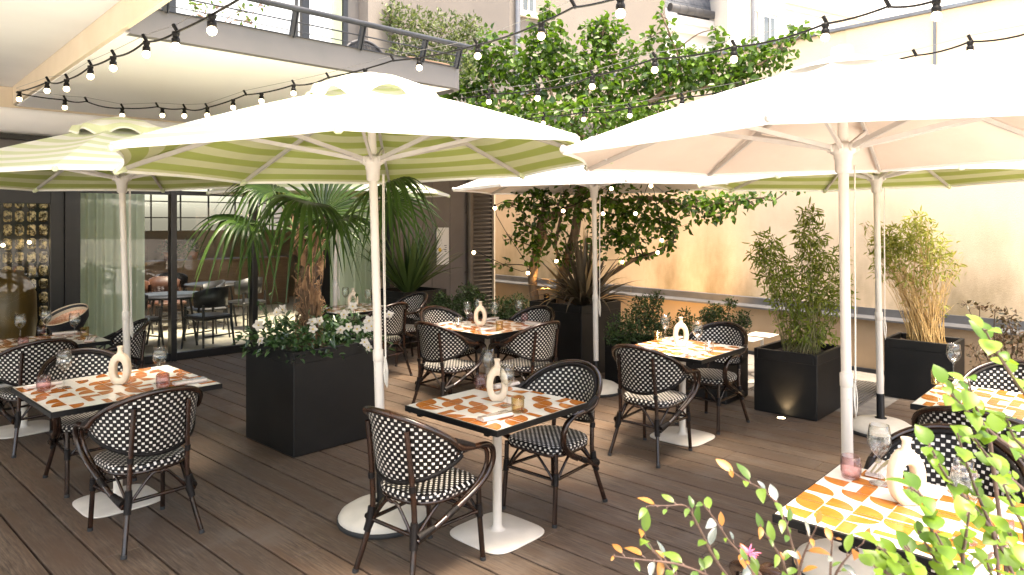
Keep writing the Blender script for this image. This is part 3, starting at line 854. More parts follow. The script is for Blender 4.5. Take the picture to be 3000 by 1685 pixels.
# ------------------------------------------------------------------ interior furniture
def curtain(t0, t1, w, lab):
    q = MB(); n = int((t1 - t0) / .012); vs = []; r = random.Random(int(t0 * 100))
    ph = 0
    for i in range(n + 1):
        ph += .55 + .3 * sin(i * .11) + r.uniform(-.15, .15); x = t0 + (t1 - t0) * i / n
        for z in (.03, .7, 1.5, 2.7): vs.append((x, w + .055 * sin(ph) * (1 - .25 * z / 2.7), z))
    q.add(vs, [(4 * i + j, 4 * i + 4 + j, 4 * i + 5 + j, 4 * i + 1 + j) for i in range(n) for j in range(3)], 0, True)
    o = q.build('curtain', M['curtain'], None, A0, BA); return tag(o, lab, 'curtain', 'sage curtains behind the glass')
curtain(-1.05, -.30, .30, 'sage green sheer curtain behind the glass right of the dark door')
curtain(2.16, 3.25, .30, 'sage green sheer curtain behind the glass near the taupe wall')
o = thing('glass_block_wall', fb(-2.0, 1.3, 0), BA, 'amber glass block partition wall glinting behind the dark door', 'partition')
def blk(q):
    for i in range(20):
        for j in range(15):
            q.box((-1.32 + .13 * i, 0, .10 + .178 * j), (.098, .08, .145), 0, None, .022)
part('glass_blocks', M['glass_block'], blk, o)
part('mortar', M['dark_frame'], lambda q: q.span((-1.42, -.015, 0), (1.25, .015, 2.72)), o)
for k, (t, w, z, lab) in enumerate(((-1.72, .95, 1.52, 'warm globe lamp glowing before glass blocks, leftmost in the door'), (-1.44, 1.0, 1.55, 'warm globe lamp glowing before glass blocks, right in the door'), (-.42, 2.4, 1.95, 'small warm pendant lamp glowing beyond the sage curtain edge'))):
    o = thing('pendant_lamp', fb(t, w, z), BA, lab, 'lamp', 'pendant lamps inside the restaurant')
    part('globe', M['bulb_small'], lambda q: q.lathe([(.022 * sin(pi * i / 8), -.022 * cos(pi * i / 8)) for i in range(9)], 12), o)
    part('flex', M['cable'], lambda q: q.tube([(0, 0, .02), (0, 0, 2.74 - z)], .004, 5), o)
o = thing('floor_pot', fb(-1.72, .62, 0.0), BA, 'large ochre jar standing inside the dark door', 'pot')
part('body', M['ochre'], lambda q: q.lathe([(.17, 0), (.26, .2), (.30, .6), (.29, .95), (.22, 1.12), (.16, 1.17), (.17, 1.22), (.14, 1.22), (.13, 1.1)], 32), o)
def rtable(t, w, r, h, lab, grp='round tables inside'):
    o = thing('round_table', fb(t, w, .012), BA, lab, 'table', grp)
    part('tabletop', M['int_dark'], lambda q: q.lathe([(0, h - .03), (r, h - .03), (r + .004, h - .015), (r, h), (0, h)], 36), o)
    for k in range(4):
        a = pi / 4 + pi / 2 * k
        part('leg', M['int_dark'], lambda q: q.tube([(r * .5 * cos(a), r * .5 * sin(a), h - .03), (r * .72 * cos(a), r * .72 * sin(a), 0)], .017, 8), o)
    return o
rtable(.32, 1.15, .52, .74, 'round black table with shiny top just inside the tall glass pane')
rtable(1.5, 2.6, .5, .74, 'round black table deeper in the dining room behind the palm trunk')
rtable(.2, 3.4, .45, .74, 'small round black table at the back of the dining room')
def armchair(loc, rot, seatm, lab):
    o = thing('dining_armchair', loc, rot, lab, 'chair', 'armchairs inside the dining room')
    part('seat', seatm, lambda q: q.span((-.24, -.24, .42), (.24, .24, .48), 0, .02), o)
    def bk(q):
        n = 14; vs = []
        for i in range(n + 1):
            a = pi * (.02 + .96 * i / n)
            for (rr, z) in ((.25, .60), (.27, .80 + .08 * sin(a)), (.24, .80 + .08 * sin(a)), (.22, .60)): vs.append((rr * cos(a), -.02 - rr * sin(a) * .9, z))
        q.add(vs, [(4 * i + j, 4 * i + 4 + j, 4 * i + 4 + (j + 1) % 4, 4 * i + (j + 1) % 4) for i in range(n) for j in range(4)], 0, True)
    part('backrest', seatm, bk, o)
    for sx in (-1, 1):
        for sy in (-1, 1):
            part('leg', M['int_dark'], lambda q: q.tube([(sx * .22, sy * .21, .64 if sy < 0 else .60), (sx * .22, sy * .21, .42), (sx * .25, sy * .25, 0)], [.018, .02, .013], 8), o)
    part('stretcher', M['int_dark'], lambda q: (q.tube([(-.235, -.23, .2), (.235, -.23, .2)], .011, 6), q.tube([(-.235, .23, .2), (.235, .23, .2)], .011, 6)), o)
    return o
for (t, w, r_, m_, lab) in ((.62, .55, .25, 'int_dark', 'black armchair facing the round table, closest behind the tall pane'),
                            (-.25, .85, -1.1, 'int_dark', 'black armchair half hidden by the curtain beside round table'),
                            (.95, 1.5, 1.6, 'int_dark', 'black armchair right of the shiny round table inside'),
                            (.1, 2.35, 2.6, 'leather', 'tan leather armchair behind the shiny round table inside'),
                            (.75, 2.75, 3.3, 'leather', 'tan leather armchair in the middle of the dining room'),
                            (1.75, 1.95, .3, 'int_dark', 'black armchair behind the palm trunk inside the glass'),
                            (1.1, 3.6, 2.9, 'int_dark', 'black armchair before the oak counter inside')):
    armchair(fb(t, w, .012), BA + r_, M[m_], lab)
o = thing('oak_counter', fb(1.6, 5.2, 0.012), BA, 'long oak counter along the back of the dining room', 'counter')
part('front', M['int_wood'], lambda q: q.span((-2.6, -.2, 0), (2.4, .25, .98), 0, .005), o)
part('worktop', M['int_wood'], lambda q: q.span((-2.65, -.26, .982), (2.45, .3, 1.03), 0, .006), o)
part('raised_back', M['int_wood'], lambda q: q.span((-2.0, .1, 1.031), (-.4, .16, 1.30), 0, .005), o)
for k, (t, lab) in enumerate(((1.55, 'terracotta pot with leafy plant, left one on the oak counter'), (2.0, 'terracotta pot with leafy plant, right one on the oak counter'))):
    o = thing('potted_plant', fb(t, 5.15, 1.042), BA, lab, 'plant', 'potted plants on the counter')
    part('pot', M['terracotta'], lambda q: q.lathe([(.0, 0), (.09, 0), (.12, .16), (.11, .16), (.1, .12), (0, .12)], 20), o)
    def tuft(q):
        for i in range(140):
            d = (rdir() + V((0, 0, .9))).normalized(); q.leaf(V((0, 0, .14)) + d * R.uniform(.04, .26), d + rdir() * .6, V((0, 0, 1)), .07, .035)
    M.setdefault('house_leaf', leafmat('house_plant_leaf', (.02, .05, .015), (.06, .12, .03)))
    part('foliage', M['house_leaf'], tuft, o)

# woven basket with copper bowl by the door
o = thing('wicker_basket', at(215, 1000, 7.45) * 1, 0, 'copper and black wicker bowl on a black woven pedestal by the dark door', 'basket')
o.location.z = 0
part('pedestal', M['black_weave'], lambda q: q.lathe([(.26, .0), (.27, .25), (.22, .45), (.12, .60), (.11, .66)], 28), o)
Mb = Matrix.Rotation(RAD(24), 3, 'X') @ Matrix.Rotation(RAD(-8), 3, 'Y')
M['straw_weave'] = simple('straw_wicker', (.62, .50, .36), (.48, .36, .24), 90, .6, 0, .8, 140)
part('bowl', [M['black_weave'], M['copper_weave'], M['straw_weave']], lambda q: (q.lathe([(.02, .0), (.12, .03), (.19, .11), (.215, .20)], 32, (0, 0, .66), 0, True, Mb), q.lathe([(.19, .14), (.165, .09), (.10, .038), (.0, .02)], 32, (0, 0, .66), 1, True, Mb), q.lathe([(.199, .17), (.19, .14)], 32, (0, 0, .66), 2, True, Mb), q.lathe([(.205, .197), (.199, .17)], 32, (0, 0, .66), 0, True, Mb), q.lathe([(.215, .20), (.21, .208), (.205, .197)], 32, (0, 0, .66), 2, True, Mb)), o)
part('handle', M['black_weave'], lambda q: q.tube(spl([(.24, 0, .40), (.33, -.02, .46), (.34, -.02, .51), (.27, 0, .47)], 4), .010, 6), o)
b = MB(); b.span((-3.4, -.75, -.02), (-1.2, -.12, .004), 0, .003)
tag(b.build('threshold_paving', M['stone'], None, A0, BA), kind='structure')

# ------------------------------------------------------------------ boundary wall on the right
WA = math.atan2(-.751, .66)
bw_ = thing('boundary_wall', (4.07, 8.73, 0), WA, 'tall cream stucco boundary wall with grey zinc flashing along its foot', 'wall')
part('plinth', M['stucco_low'], lambda q: q.span((-6.9, 0, -.05), (9, .4, .635)), bw_)
part('dado_strip', M['rail'], lambda q: q.span((-6.9, -.035, -.05), (9, -.001, .045)), bw_)
def flash(q):
    for k in range(9):
        x0, x1 = -6.9 + 1.77 * k, -6.9 + 1.77 * (k + 1) - .004
        q.add([(x0, -.05, .630), (x1, -.05, .630), (x1, -.05, .652), (x0, -.05, .652), (x1, .085, .675), (x0, .085, .675), (x1, .085, .765), (x0, .085, .765), (x1, .10, .775), (x0, .10, .775), (x1, 0, .63), (x0, 0, .63)],
              [(0, 1, 2, 3), (3, 2, 4, 5), (5, 4, 6, 7), (7, 6, 8, 9), (11, 10, 1, 0)])
part('flashing', M['zinc'], flash, bw_)
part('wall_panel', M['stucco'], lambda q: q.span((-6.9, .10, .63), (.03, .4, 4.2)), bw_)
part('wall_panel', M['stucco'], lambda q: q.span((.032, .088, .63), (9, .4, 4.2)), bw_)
part('coping', M['zinc'], lambda q: q.span((-6.9, .05, 4.202), (9, .45, 4.24)), bw_)
part('seam_strip', M['zinc'], lambda q: q.span((1.02, .07, 2.9), (1.05, .086, 4.2)), bw_)

# ------------------------------------------------------------------ neighbouring buildings
def house(name, foot, z1, mat, lab):
    o = thing(name, (foot[0][0], foot[0][1], 0), 0, lab, 'building')
    q = MB(); q.prism([(x - foot[0][0], y - foot[0][1]) for x, y in foot], -.05, z1); q.build('wall', mat, o); return o
def onface(o, foot, px, z):     # frame on the first edge of a footprint at a pixel column
    a, c = V((*foot[0], 0)), V((*foot[1], 0)); k = (px - 1500) / F
    d = c - a; t = (k * a.y - a.x) / (d.x - k * d.y)
    return a + d * t - o.location + V((0, 0, z)), math.atan2(d.y, d.x)
def win(o, foot, px, z, w, h, surround=None):
    p, r = onface(o, foot, px, z)
    f = MB(); f.span((-w / 2, -.02, 0), (w / 2, .04, h)); fo = f.build('window', M['white_render'] if surround is None else M['paper'], o, p, r)
    g_ = MB(); g_.span((-w / 2 + .06, -.026, .06), (w / 2 - .06, -.0205, h - .06)); g_.build('pane', M['pane_dark'], fo)
    s_ = MB(); s_.span((-w / 2 - .12, -.12, -.10), (w / 2 + .12, -.021, 0), 0, .01); s_.build('sill', M['white_render'], fo)
    s_ = MB(); s_.span((-.02, -.045, .06), (.02, -.027, h - .06)); s_.build('mullion', M['paper'], fo)
    if surround:
        s_ = MB(); s_.span((-w / 2 - .3, -.05, h + .02), (w / 2 + .3, -.021, h + .36)); s_.span((-w / 2 - .16, -.05, .02), (-w / 2 - .01, -.021, h)); s_.span((w / 2 + .01, -.05, .02), (w / 2 + .16, -.021, h))
        s_.build('surround', M['white_render'], fo)
M['pane_dark'] = simple('dark_window_pane', (.05, .055, .055), (.10, .11, .10), 2, .06, spec=.8)
f1 = [(-.05, 15.0), (3.75, 17.2), (3.0, 24), (-9, 24), (-5.4, 17.2)]
o = house('apartment_house', f1, 12, M['grey_render'], 'tall greige rendered house behind the tree with a grey downpipe on its corner')
win(o, f1, 1546, 6.32, .38, 1.1)
p, r = onface(o, f1, 1511, 0)
q = MB(); q.tube([(0, -.09, 0), (0, -.09, 11)], .055, 12); q.tube([(0, -.09, 5.75), (0, -.09, 5.83)], .066, 12); q.build('downpipe', M['zinc'], o, p, r)
f2 = [(3.76, 17.3), (5.45, 18.2), (4.9, 24), (3.4, 24)]
o = house('slate_roofed_house', f2, 6.9, M['white_render'], 'pale house with blue grey slate roof and round metal gutter')
p, r = onface(o, f2, 1950, 0); L = (V((*f2[1], 0)) - V((*f2[0], 0))).length
q = MB()
for k in range(14):
    for i in range(12):
        y0, z0 = .12 + .10 * k, 7.15 + .24 * k
        q.box((L * (i + .5 + .5 * (k % 2)) / 12.5, y0 + .07, z0 + .12), (L / 12.6, .012, .29), 0, Matrix.Rotation(RAD(-24), 3, 'X'))
q.build('roof', M['slate'], o, p, r)
q = MB(); q.tube([(0, -.16, 7.05), (L * .96, -.16, 7.05)], .10, 14)
for k in range(8): q.tube([(L * .13 * k, -.16, 7.05), (L * .13 * k + .02, -.16, 7.05)], .108, 14)
q.build('gutter', M['zinc'], o, p, r)
q = MB(); q.span((-.05, -.16, 6.72), (L, -.0, 6.9)); q.span((-.05, -.10, 6.52), (L, -.0, 6.719)); q.span((-.05, -.06, 6.12), (L, -.0, 6.3)); q.build('cornice', M['soffit'], o, p, r)
q = MB(); q.span((L * .93, -.25, 6.9), (L * 1.06, 1.6, 10)); q.build('dormer_cheek', M['zinc'], o, p, r)
q = MB(); q.span((L * 1.061, -.2, 6.4), (L * 1.17, 1.6, 10)); q.build('chimney', M['stucco_low'], o, p, r)
f3 = [(5.0, 16.3), (12.8, 20.8), (12, 28), (6, 28)]
o = house('cream_house', f3, 11, M['white_render'], 'cream rendered house with small arched window and stone cornice')
win(o, f3, 2252, 6.0, .50, .80, True)
p, r = onface(o, f3, 2197, 0)
q = MB(); q.tube([(0, -.09, 0), (0, -.09, 11)], .05, 12); q.build('downpipe', M['zinc'], o, p, r)
p, r = onface(o, f3, 2290, 0)
q = MB(); q.span((0, -.16, 7.15), (5, 0, 7.3)); q.span((0, -.09, 7.02), (5, 0, 7.149)); q.build('cornice', M['beam'], o, p, r)
# ------------------------------------------------------------------ tables
uD, vD = -DX, DY
TB = {}
def table(key, c, a, bd, label, seed, rot=0.0):
    TB[key] = V((c[0], c[1], 0)); return make_table(a, bd, TB[key], label, random.Random(seed), rot)
table('T1', (-.086, 4.09), .74, .77, 'square tiled table in the middle of the deck between the two nearest chairs', 1)
table('T2', (-2.553, 4.555), .887, .971, 'largest tiled table at front left beside the black palm planter', 2)
table('T3', (1.435, 5.92), .76, .78, 'square tiled table in front of the long low shrub trough', 3)
table('T4', (1.46, 2.574), .73, .73, 'tiled table in the bottom right corner behind lime green leaves', 4)
table('T5', (-4.25, 6.12), .777, 1.15, 'tiled table by the dark glazed door, cut by left edge', 5)
table('T6', (-1.95, 8.62), .78, .86, 'tiled table glimpsed behind the white flowers of palm planter', 6)
table('T7', (-.25, 7.15), .86, .86, 'tiled table with four chairs in front of the tree planter', 7)
table('T8', (2.85, 4.12), .75, .75, 'tiled table at the right edge before the grassy bamboo planter', 8)

# ------------------------------------------------------------------ chairs
chair0 = make_chair(); first = [True]
def chair(c, face, lab, jit=0.0):
    rot = {'v': ANG, '-v': ANG + pi, 'u': ANG + pi / 2, '-u': ANG - pi / 2}[face] + jit
    if first[0]:
        first[0] = False; chair0.location = (c[0], c[1], 0); chair0.rotation_euler = (0, 0, rot); chair0['label'] = lab; return chair0
    return dup(chair0, V((c[0], c[1], 0)), rot, lab)
def off(k, a, b_=0.0): p = TB[k] + uD * a + vD * b_; return (p.x, p.y)
chair((-.455, 3.725), 'v', 'nearest wicker armchair, its back to the viewer, before the dome base of the green parasol', .05)
chair((.245, 4.465), '-v', 'wicker armchair on the far right side of the middle table, open seat facing viewer', .02)
chair((-2.17, 4.13), 'u', 'wicker armchair with its back to the viewer at the front of the largest left table', .03)
chair((-2.94, 4.92), '-u', 'wicker armchair behind the largest left table, patterned back showing beyond its vase', -.02)
chair(off('T5', -.50, -.05), 'u', 'wicker armchair seen from behind at the near side of the door table', .06)
chair((-3.74, 6.55), '-v', 'wicker armchair at the end of the door table behind the leaning left parasol pole', -.18)
chair(off('T7', .0, -.53), 'v', 'wicker armchair at front left of the four around the middle back table', .04)
chair(off('T7', -.53, .0), 'u', 'wicker armchair at front right of the four around the middle back table', -.05)
chair(off('T7', .56, .0), '-u', 'wicker armchair at back left of the four, in front of small green shrubs', .03)
chair(off('T7', .0, .56), '-v', 'wicker armchair at back right of the four, beside the big tree planter', -.04)
chair((-1.55, 8.28), 'u', 'wicker armchair just right of the green parasol pole, behind the palm planter', .1)
chair((-1.42, 9.10), '-v', 'wicker armchair in front of the planter with upright spiky green leaves', -.1)
chair((1.112, 5.535), 'v', 'wicker armchair with its back to viewer at the table by the low trough', .03)
chair((1.77, 6.29), '-v', 'wicker armchair tucked between the low trough and its tiled table', -.05)
chair(off('T4', 0, .52), '-v', 'wicker armchair behind the bottom right table, large pattern behind lime leaves', .05)
chair(off('T4', 0, -.72), 'v', 'wicker armchair whose black braided rim peeks in at the bottom edge', .0)
chair(off('T8', 0, -.53), 'v', 'wicker armchair with brown rail in front of the right edge table', .04)
chair(off('T8', .0, .50), '-v', 'wicker armchair on the far side of the right edge table by the wall shrub', -.04)

# ------------------------------------------------------------------ umbrellas
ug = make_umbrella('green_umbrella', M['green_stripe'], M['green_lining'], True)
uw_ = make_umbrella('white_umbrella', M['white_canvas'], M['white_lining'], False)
def umb(src, used, x, d, rot, tx, ty, lab, k=1.0):
    o = src if not used else dup(src, (0, 0, 0), 0, lab)
    o.location = (x, d, 0); o.rotation_euler = (0, 0, rot); o['label'] = lab
    Rz = Matrix.Rotation(-rot, 3, 'Z'); t = Rz @ V((tx, ty, 0))      # tilt expressed in world axes
    tilt(o, -t.y, t.x)
    return o
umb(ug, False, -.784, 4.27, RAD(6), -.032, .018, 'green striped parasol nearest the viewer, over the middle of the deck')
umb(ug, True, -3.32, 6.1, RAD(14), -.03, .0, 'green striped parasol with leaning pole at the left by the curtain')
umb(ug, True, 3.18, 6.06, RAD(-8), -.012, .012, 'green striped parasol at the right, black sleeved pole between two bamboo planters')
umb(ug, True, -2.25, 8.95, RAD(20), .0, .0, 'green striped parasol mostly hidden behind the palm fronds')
umb(uw_, False, 1.735, 3.62, RAD(11), -.012, .004, 'white parasol in the right foreground with warm cream underside')
umb(uw_, True, .90, 7.5, RAD(4), -.012, -.004, 'white parasol at the back before the leafy tree')

# ------------------------------------------------------------------ planters
def planter(c, a, bd, h, lab, rot=0.0):
    o = thing('planter', (c[0], c[1], 0), ANG + rot, lab, 'planter', 'black planters standing on the deck')
    w = .035; q = MB()
    q.span((-a / 2, -bd / 2, .004), (a / 2, bd / 2, h - .09), 0, .006)
    q.span((-a / 2, -bd / 2, h - .095), (-a / 2 + w, bd / 2, h), 0, .004); q.span((a / 2 - w, -bd / 2, h - .095), (a / 2, bd / 2, h), 0, .004)
    q.span((-a / 2 + w + .0005, -bd / 2, h - .095), (a / 2 - w - .0005, -bd / 2 + w, h), 0, .004); q.span((-a / 2 + w + .0005, bd / 2 - w, h - .095), (a / 2 - w - .0005, bd / 2, h), 0, .004)
    q.build('box', M['planter'], o)
    q = MB(); n = 10; g_ = []
    for i in range(n + 1):
        for j in range(n + 1):
            g_.append((-a / 2 + w + (a - 2 * w) * i / n, -bd / 2 + w + (bd - 2 * w) * j / n, h - .07 + R.uniform(-.008, .012)))
    q.add(g_, [(i * (n + 1) + j, (i + 1) * (n + 1) + j, (i + 1) * (n + 1) + j + 1, i * (n + 1) + j + 1) for i in range(n) for j in range(n)], 0, True)
    q.build('soil', M['soil'], o); return o
planter((-1.69, 5.92), .77, .77, .81, 'big black cube planter holding the palm and white flowers')
planter((2.785, 6.82), .59, .72, .60, 'black cube planter lit by a deck spot, holding the greener bamboo')
planter((4.275, 7.29), .62, .54, .605, 'black planter against the wall holding the yellow stemmed bamboo')
planter((.78, 8.66), .80, .80, .84, 'tall black planter holding the tree and bronze sword leaves')
planter((1.75, 7.62), 1.46, .50, .50, 'long low black trough with clipped shrubs behind the table')
planter((-1.55, 10.56), .80, .80, .80, 'black planter at the back holding upright spiky green leaves')
planter((-.42, 9.85), 1.5, .42, .50, 'low black trough of shrubs before the bronze louvre', -ANG)

# ------------------------------------------------------------------ small side tables and uplights
for k, (px, py, d, lab) in enumerate(((2232, 979, 8.3, 'small white pedestal side table beside the greener bamboo, fully visible top'), (2186, 991, 8.0, 'small white pedestal side table mostly hidden behind the chair back'))):
    p = at(px, py, d); h = p.z
    o = thing('side_table', (p.x, p.y, 0), ANG, lab, 'side table', 'small white side tables')
    q = MB(); q.box((0, 0, h - .008), (.29, .29, .014), 0, None, .006); q.build('tabletop', M['cream_metal'], o)
    q = MB(); q.lathe([(.05, h - .016), (.02, h - .05), (.018, .03), (.05, .01)], 14); q.build('column', M['cream_metal'], o)
    q = MB(); q.lathe([(.12, .0), (.12, .008), (.05, .014), (0, .014)], 24); q.build('base', M['cream_metal'], o)

def spot(loc, target, power, color, size, blend=.6):
    l = bpy.data.lights.new('uplight_lamp', 'SPOT'); l.energy = power; l.color = color; l.spot_size = size; l.spot_blend = blend; l.shadow_soft_size = .03
    o = bpy.data.objects.new('uplight_lamp', l); COL.objects.link(o); o.location = loc
    o.rotation_euler = (V(target) - V(loc)).to_track_quat('-Z', 'Y').to_euler(); return o
p = fl(2289, 1225)
o = thing('deck_spot', p, 0, 'round recessed deck spot glowing in front of the greener bamboo planter', 'spotlight')
q = MB(); q.lathe([(.034, .0015), (.036, .004), (.044, .004), (.046, .001)], 28); q.build('bezel', M['steel'], o)
q = MB(); q.lathe([(0, .003), (.034, .003)], 24); q.build('lens', M['bulb'], o)
tgt = p + vD * .16 + V((0, 0, .32))
spot(p + V((0, 0, .012)), tgt, 2, (1, .72, .42), RAD(80), .9)
def uplight(loc, target, lab, power):
    o = thing('uplight', loc, 0, lab, 'spotlight', 'small garden uplights among the shrubs')
    rot = (V(target) - V(loc)).to_track_quat('Z', 'Y').to_matrix()
    q = MB(); q.lathe([(.0, -.06), (.032, -.06), (.036, -.02), (.036, .03), (.031, .03), (.031, .02)], 16, (0, 0, 0), 0, True, rot); q.build('housing', M['black_metal'], o)
    q = MB(); q.lathe([(0, .02), (.031, .02)], 16, (0, 0, 0), 0, False, rot); q.build('lens', M['bulb'], o)
    q = MB(); q.tube([(0, 0, -.05), (0, .0, -.13)], .008, 6); q.build('spike', M['black_metal'], o)
    d = (V(target) - V(loc)).normalized(); spot(V(loc) + d * .05, target, power, (1, .58, .22), RAD(95), .8)
uplight((1.62, 9.0, .55), (2.35, 10.5, 1.15), 'small black uplight at the right of the tree planter washing the wall orange', 26)
uplight((.42, 8.55, .90), (.33, 8.95, 1.9), 'small black uplight at the foot of the left tree trunk', 6)

# ------------------------------------------------------------------ tableware
def tp(px, py): 
    p = fl(px, py, TOPZ); p.z = TOPZ + .0025; return p
PLACE = {'T1': 'middle table', 'T2': 'largest left table', 'T3': 'table by the low trough', 'T4': 'bottom right table', 'T5': 'door table', 'T6': 'table behind the white flowers', 'T7': 'four chair table', 'T8': 'right edge table'}
GR = {'wine': 'wine glasses on the tables', 'tum': 'tumblers on the tables', 'str': 'tumblers on the tables', 'nap': 'folded napkins on the tables', 'fork': 'forks on the napkins', 'knife': 'knives on the napkins', 'vase': 'ring vases on the tables'}
def put(kind, t, px, py, lab, mat=None, rot=0.0, dz=0.0):
    p = tp(px, py); p.z += dz
    cat = {'wine': 'wine glass', 'tum': 'tumbler', 'str': 'tumbler', 'nap': 'napkin', 'fork': 'fork', 'knife': 'knife', 'vase': 'vase'}[kind]
    return ware(kind, p, rot, lab.replace('@', PLACE[t]), cat, GR[kind], mat)
def setting(t, px, py, rot, where):
    put('nap', t, px, py, 'folded pale napkin at the %s of the @' % where, 'linen', rot)
    n = tp(px, py)
    for kind, dx in (('fork', -.012), ('knife', .012)):
        q = n + V((cos(rot) * dx, sin(rot) * dx, .0215))
        ware(kind, q, rot + (.05 if kind == 'fork' else -.03), 'steel %s lying on the napkin at the %s of the %s' % (kind, where, PLACE[t]), kind, GR[kind], 'steel')
for t, px, py, r_ in (('T1', 1456.6, 1176, .1), ('T2', 352, 1127, .12), ('T3', 1994.6, 1016, -.1), ('T4', 2655, 1478, .0), ('T6', 1034, 905, .1), ('T7', 1407.5, 955.6, -.1)):
    put('vase', t, px, py, 'cream ceramic ring shaped vase standing on the @', None, r_)
G = 'clear_glass'
put('wine', 'T1', 1430, 1132, 'clear wine glass behind the vase on the @', G)
put('wine', 'T1', 1486, 1190, 'clear wine glass right of the vase on the @', G)
put('tum', 'T1', 1408, 1139, 'pink tumbler on the far edge of the @', 'pink_glass')
put('str', 'T1', 1517, 1209, 'straight amber tumbler in front of the vase on the @', 'amber_glass')
setting('T1', 1449, 1226, ANG - .15, 'front'); setting('T1', 1478, 1133, ANG - .1, 'back')
put('wine', 'T2', 188, 1138, 'clear wine glass at the left of the @', G)
put('wine', 'T2', 468, 1124, 'clear wine glass at the right of the @', G)
put('tum', 'T2', 128, 1146, 'pink tumbler at the left end of the @', 'pink_glass')
put('tum', 'T2', 477, 1140, 'pink tumbler right of the vase on the @', 'pink_glass')
setting('T2', 555, 1123, ANG - .1, 'right end'); setting('T2', 125, 1133, ANG + .1, 'left end')
put('str', 'T3', 1928, 1001, 'short amber tumbler at the left corner of the @', 'amber_glass')
put('wine', 'T3', 1949, 1004, 'clear wine glass left of the vase on the @', G)
put('wine', 'T3', 2044, 1031, 'clear wine glass right of the vase on the @', G)
put('str', 'T3', 2078, 1032, 'clear straight tumbler at the right of the @', G)
setting('T3', 2034, 1041, ANG - .1, 'front'); setting('T3', 1974, 995, ANG, 'back')
put('tum', 'T4', 2493, 1402, 'large pink tumbler at the far left corner of the @', 'pink_glass')
put('wine', 'T4', 2576, 1420, 'large clear wine glass left of the vase on the @', G)
put('str', 'T4', 2823, 1414, 'clear tumbler behind lime leaves on the @', G)
put('wine', 'T4', 2825, 1590, 'clear wine glass half hidden by lime leaves on the @', G)
put('tum', 'T4', 2930, 1600, 'pink tumbler half hidden by leaves at right of the @', 'pink_glass')
setting('T4', 2575, 1382, ANG + .05, 'far side'); setting('T4', 2862, 1668, ANG - .1, 'near side')
put('wine', 'T5', 59, 1000, 'clear wine glass nearest the left edge on the @', G)
put('wine', 'T5', 135, 984, 'clear wine glass standing in the middle back of the @', G)
put('wine', 'T5', 218, 996, 'clear wine glass before the wicker bowl on the @', G)
put('tum', 'T5', 68, 1020, 'pink tumbler at the near edge of the @', 'pink_glass')
put('str', 'T5', 121, 981, 'small rose tumbler at the back of the @', 'pink_glass')
put('str', 'T5', 248, 987, 'pale amber tumbler at the right end of the @', 'amber_glass')
setting('T5', 190, 979, ANG - .2, 'back'); setting('T5', 262, 998, ANG + 1.2, 'right end')
put('wine', 'T6', 1012, 899, 'clear wine glass left of the vase on the @', G)
put('wine', 'T6', 1079, 906, 'clear wine glass right of the vase on the @', G)
put('str', 'T6', 1096, 902, 'amber tumbler beside the parasol pole on the @', 'amber_glass')
put('wine', 'T7', 1369, 954, 'clear wine glass left of the vase on the @', G)
put('wine', 'T7', 1400, 941, 'clear wine glass behind the vase on the @', G)
put('wine', 'T7', 1450, 954, 'clear wine glass right of the vase on the @', G)
put('wine', 'T7', 1521, 945, 'clear wine glass at the far right of the @', G)
put('str', 'T7', 1343, 956, 'clear short tumbler at the left of the @', G)
put('str', 'T7', 1463, 968, 'amber tumbler at the front of the @', 'amber_glass')
put('tum', 'T7', 1381, 939, 'rose tumbler behind the vase on the @', 'pink_glass')
put('tum', 'T7', 1537, 943, 'rose tumbler at the far right of the @', 'pink_glass')
setting('T7', 1300, 951, ANG + .1, 'left'); setting('T7', 1425, 967, ANG - .1, 'front'); setting('T7', 1436, 937, ANG, 'back'); setting('T7', 1560, 949, ANG + 1.4, 'right')
put('str', 'T8', 2746, 1127, 'amber tumbler at the left corner of the @', 'amber_glass')
put('wine', 'T8', 2794, 1113, 'clear wine glass at the far left of the @', G)
setting('T8', 2812, 1125, ANG, 'far side')

# ------------------------------------------------------------------ festoon lights
def festoon(pts, bulbs, lab, sag=.014, k=1.0):
    """pts: [(px,py,d)]; bulbs: list of fractions (segment index + t)"""
    W = [at(*p) for p in pts]; o = thing('festoon_lights', W[0], 0, lab, 'string lights', 'festoon light strings over the terrace')
    L = [w - W[0] for w in W]
    cp = []
    for i in range(len(L) - 1):
        for j in range(6):
            t = j / 6; p = L[i].lerp(L[i + 1], t); p.z -= sag * 4 * t * (1 - t) * (.6 + .8 * ((i * 7) % 3) / 2); cp.append(p)
    cp.append(L[-1])
    q = MB(); q.tube(cp, .0055 * k, 6); q.build('cable', M['cable'], o)
    q = MB(); q.tube([l + V((0, 0, .035)) for l in L], .0016, 4)
    q.build('support_wire', M['wire'], o)
    for l in L[1:-1]:
        q = MB(); q.tube([l + V((-.012, 0, .038)), l + V((.012, 0, -.004))], .009, 6); q.build('cable_tie', M['cable'], o)
    for f in bulbs:
        i = int(f); t = f - i; j = f * 6; a = int(j); p = cp[a].lerp(cp[min(a + 1, len(cp) - 1)], j - a)
        q = MB(); q.lathe([(0, .004), (.017, .002), (.0175, -.012), (.014, -.016), (.014, -.026), (.0185, -.028), (.019, -.048), (.016, -.05), (0, -.05)], 14, p); s_ = q.build('socket', M['cable'], o)
        q = MB(); q.lathe([(.013, -.049)] + [(.0195 * sin(pi * (i_ / 10)), -.066 + .0195 * cos(pi * (i_ / 10))) for i_ in range(2, 11)], 14, p); q.build('bulb', M['bulb'], s_)
    return o
festoon([(745, -30, 2.5), (515, 95, 3.3), (425, 122, 3.7), (333, 166, 4.1), (265, 194, 4.5), (196, 233, 5.0), (140, 240, 5.35), (48, 270, 6.0)],
        [.47, 1.0, 1.95, 3.02, 4.0, 5.02, 6.02, 6.9], 'festoon string running along the tan beam at upper left')
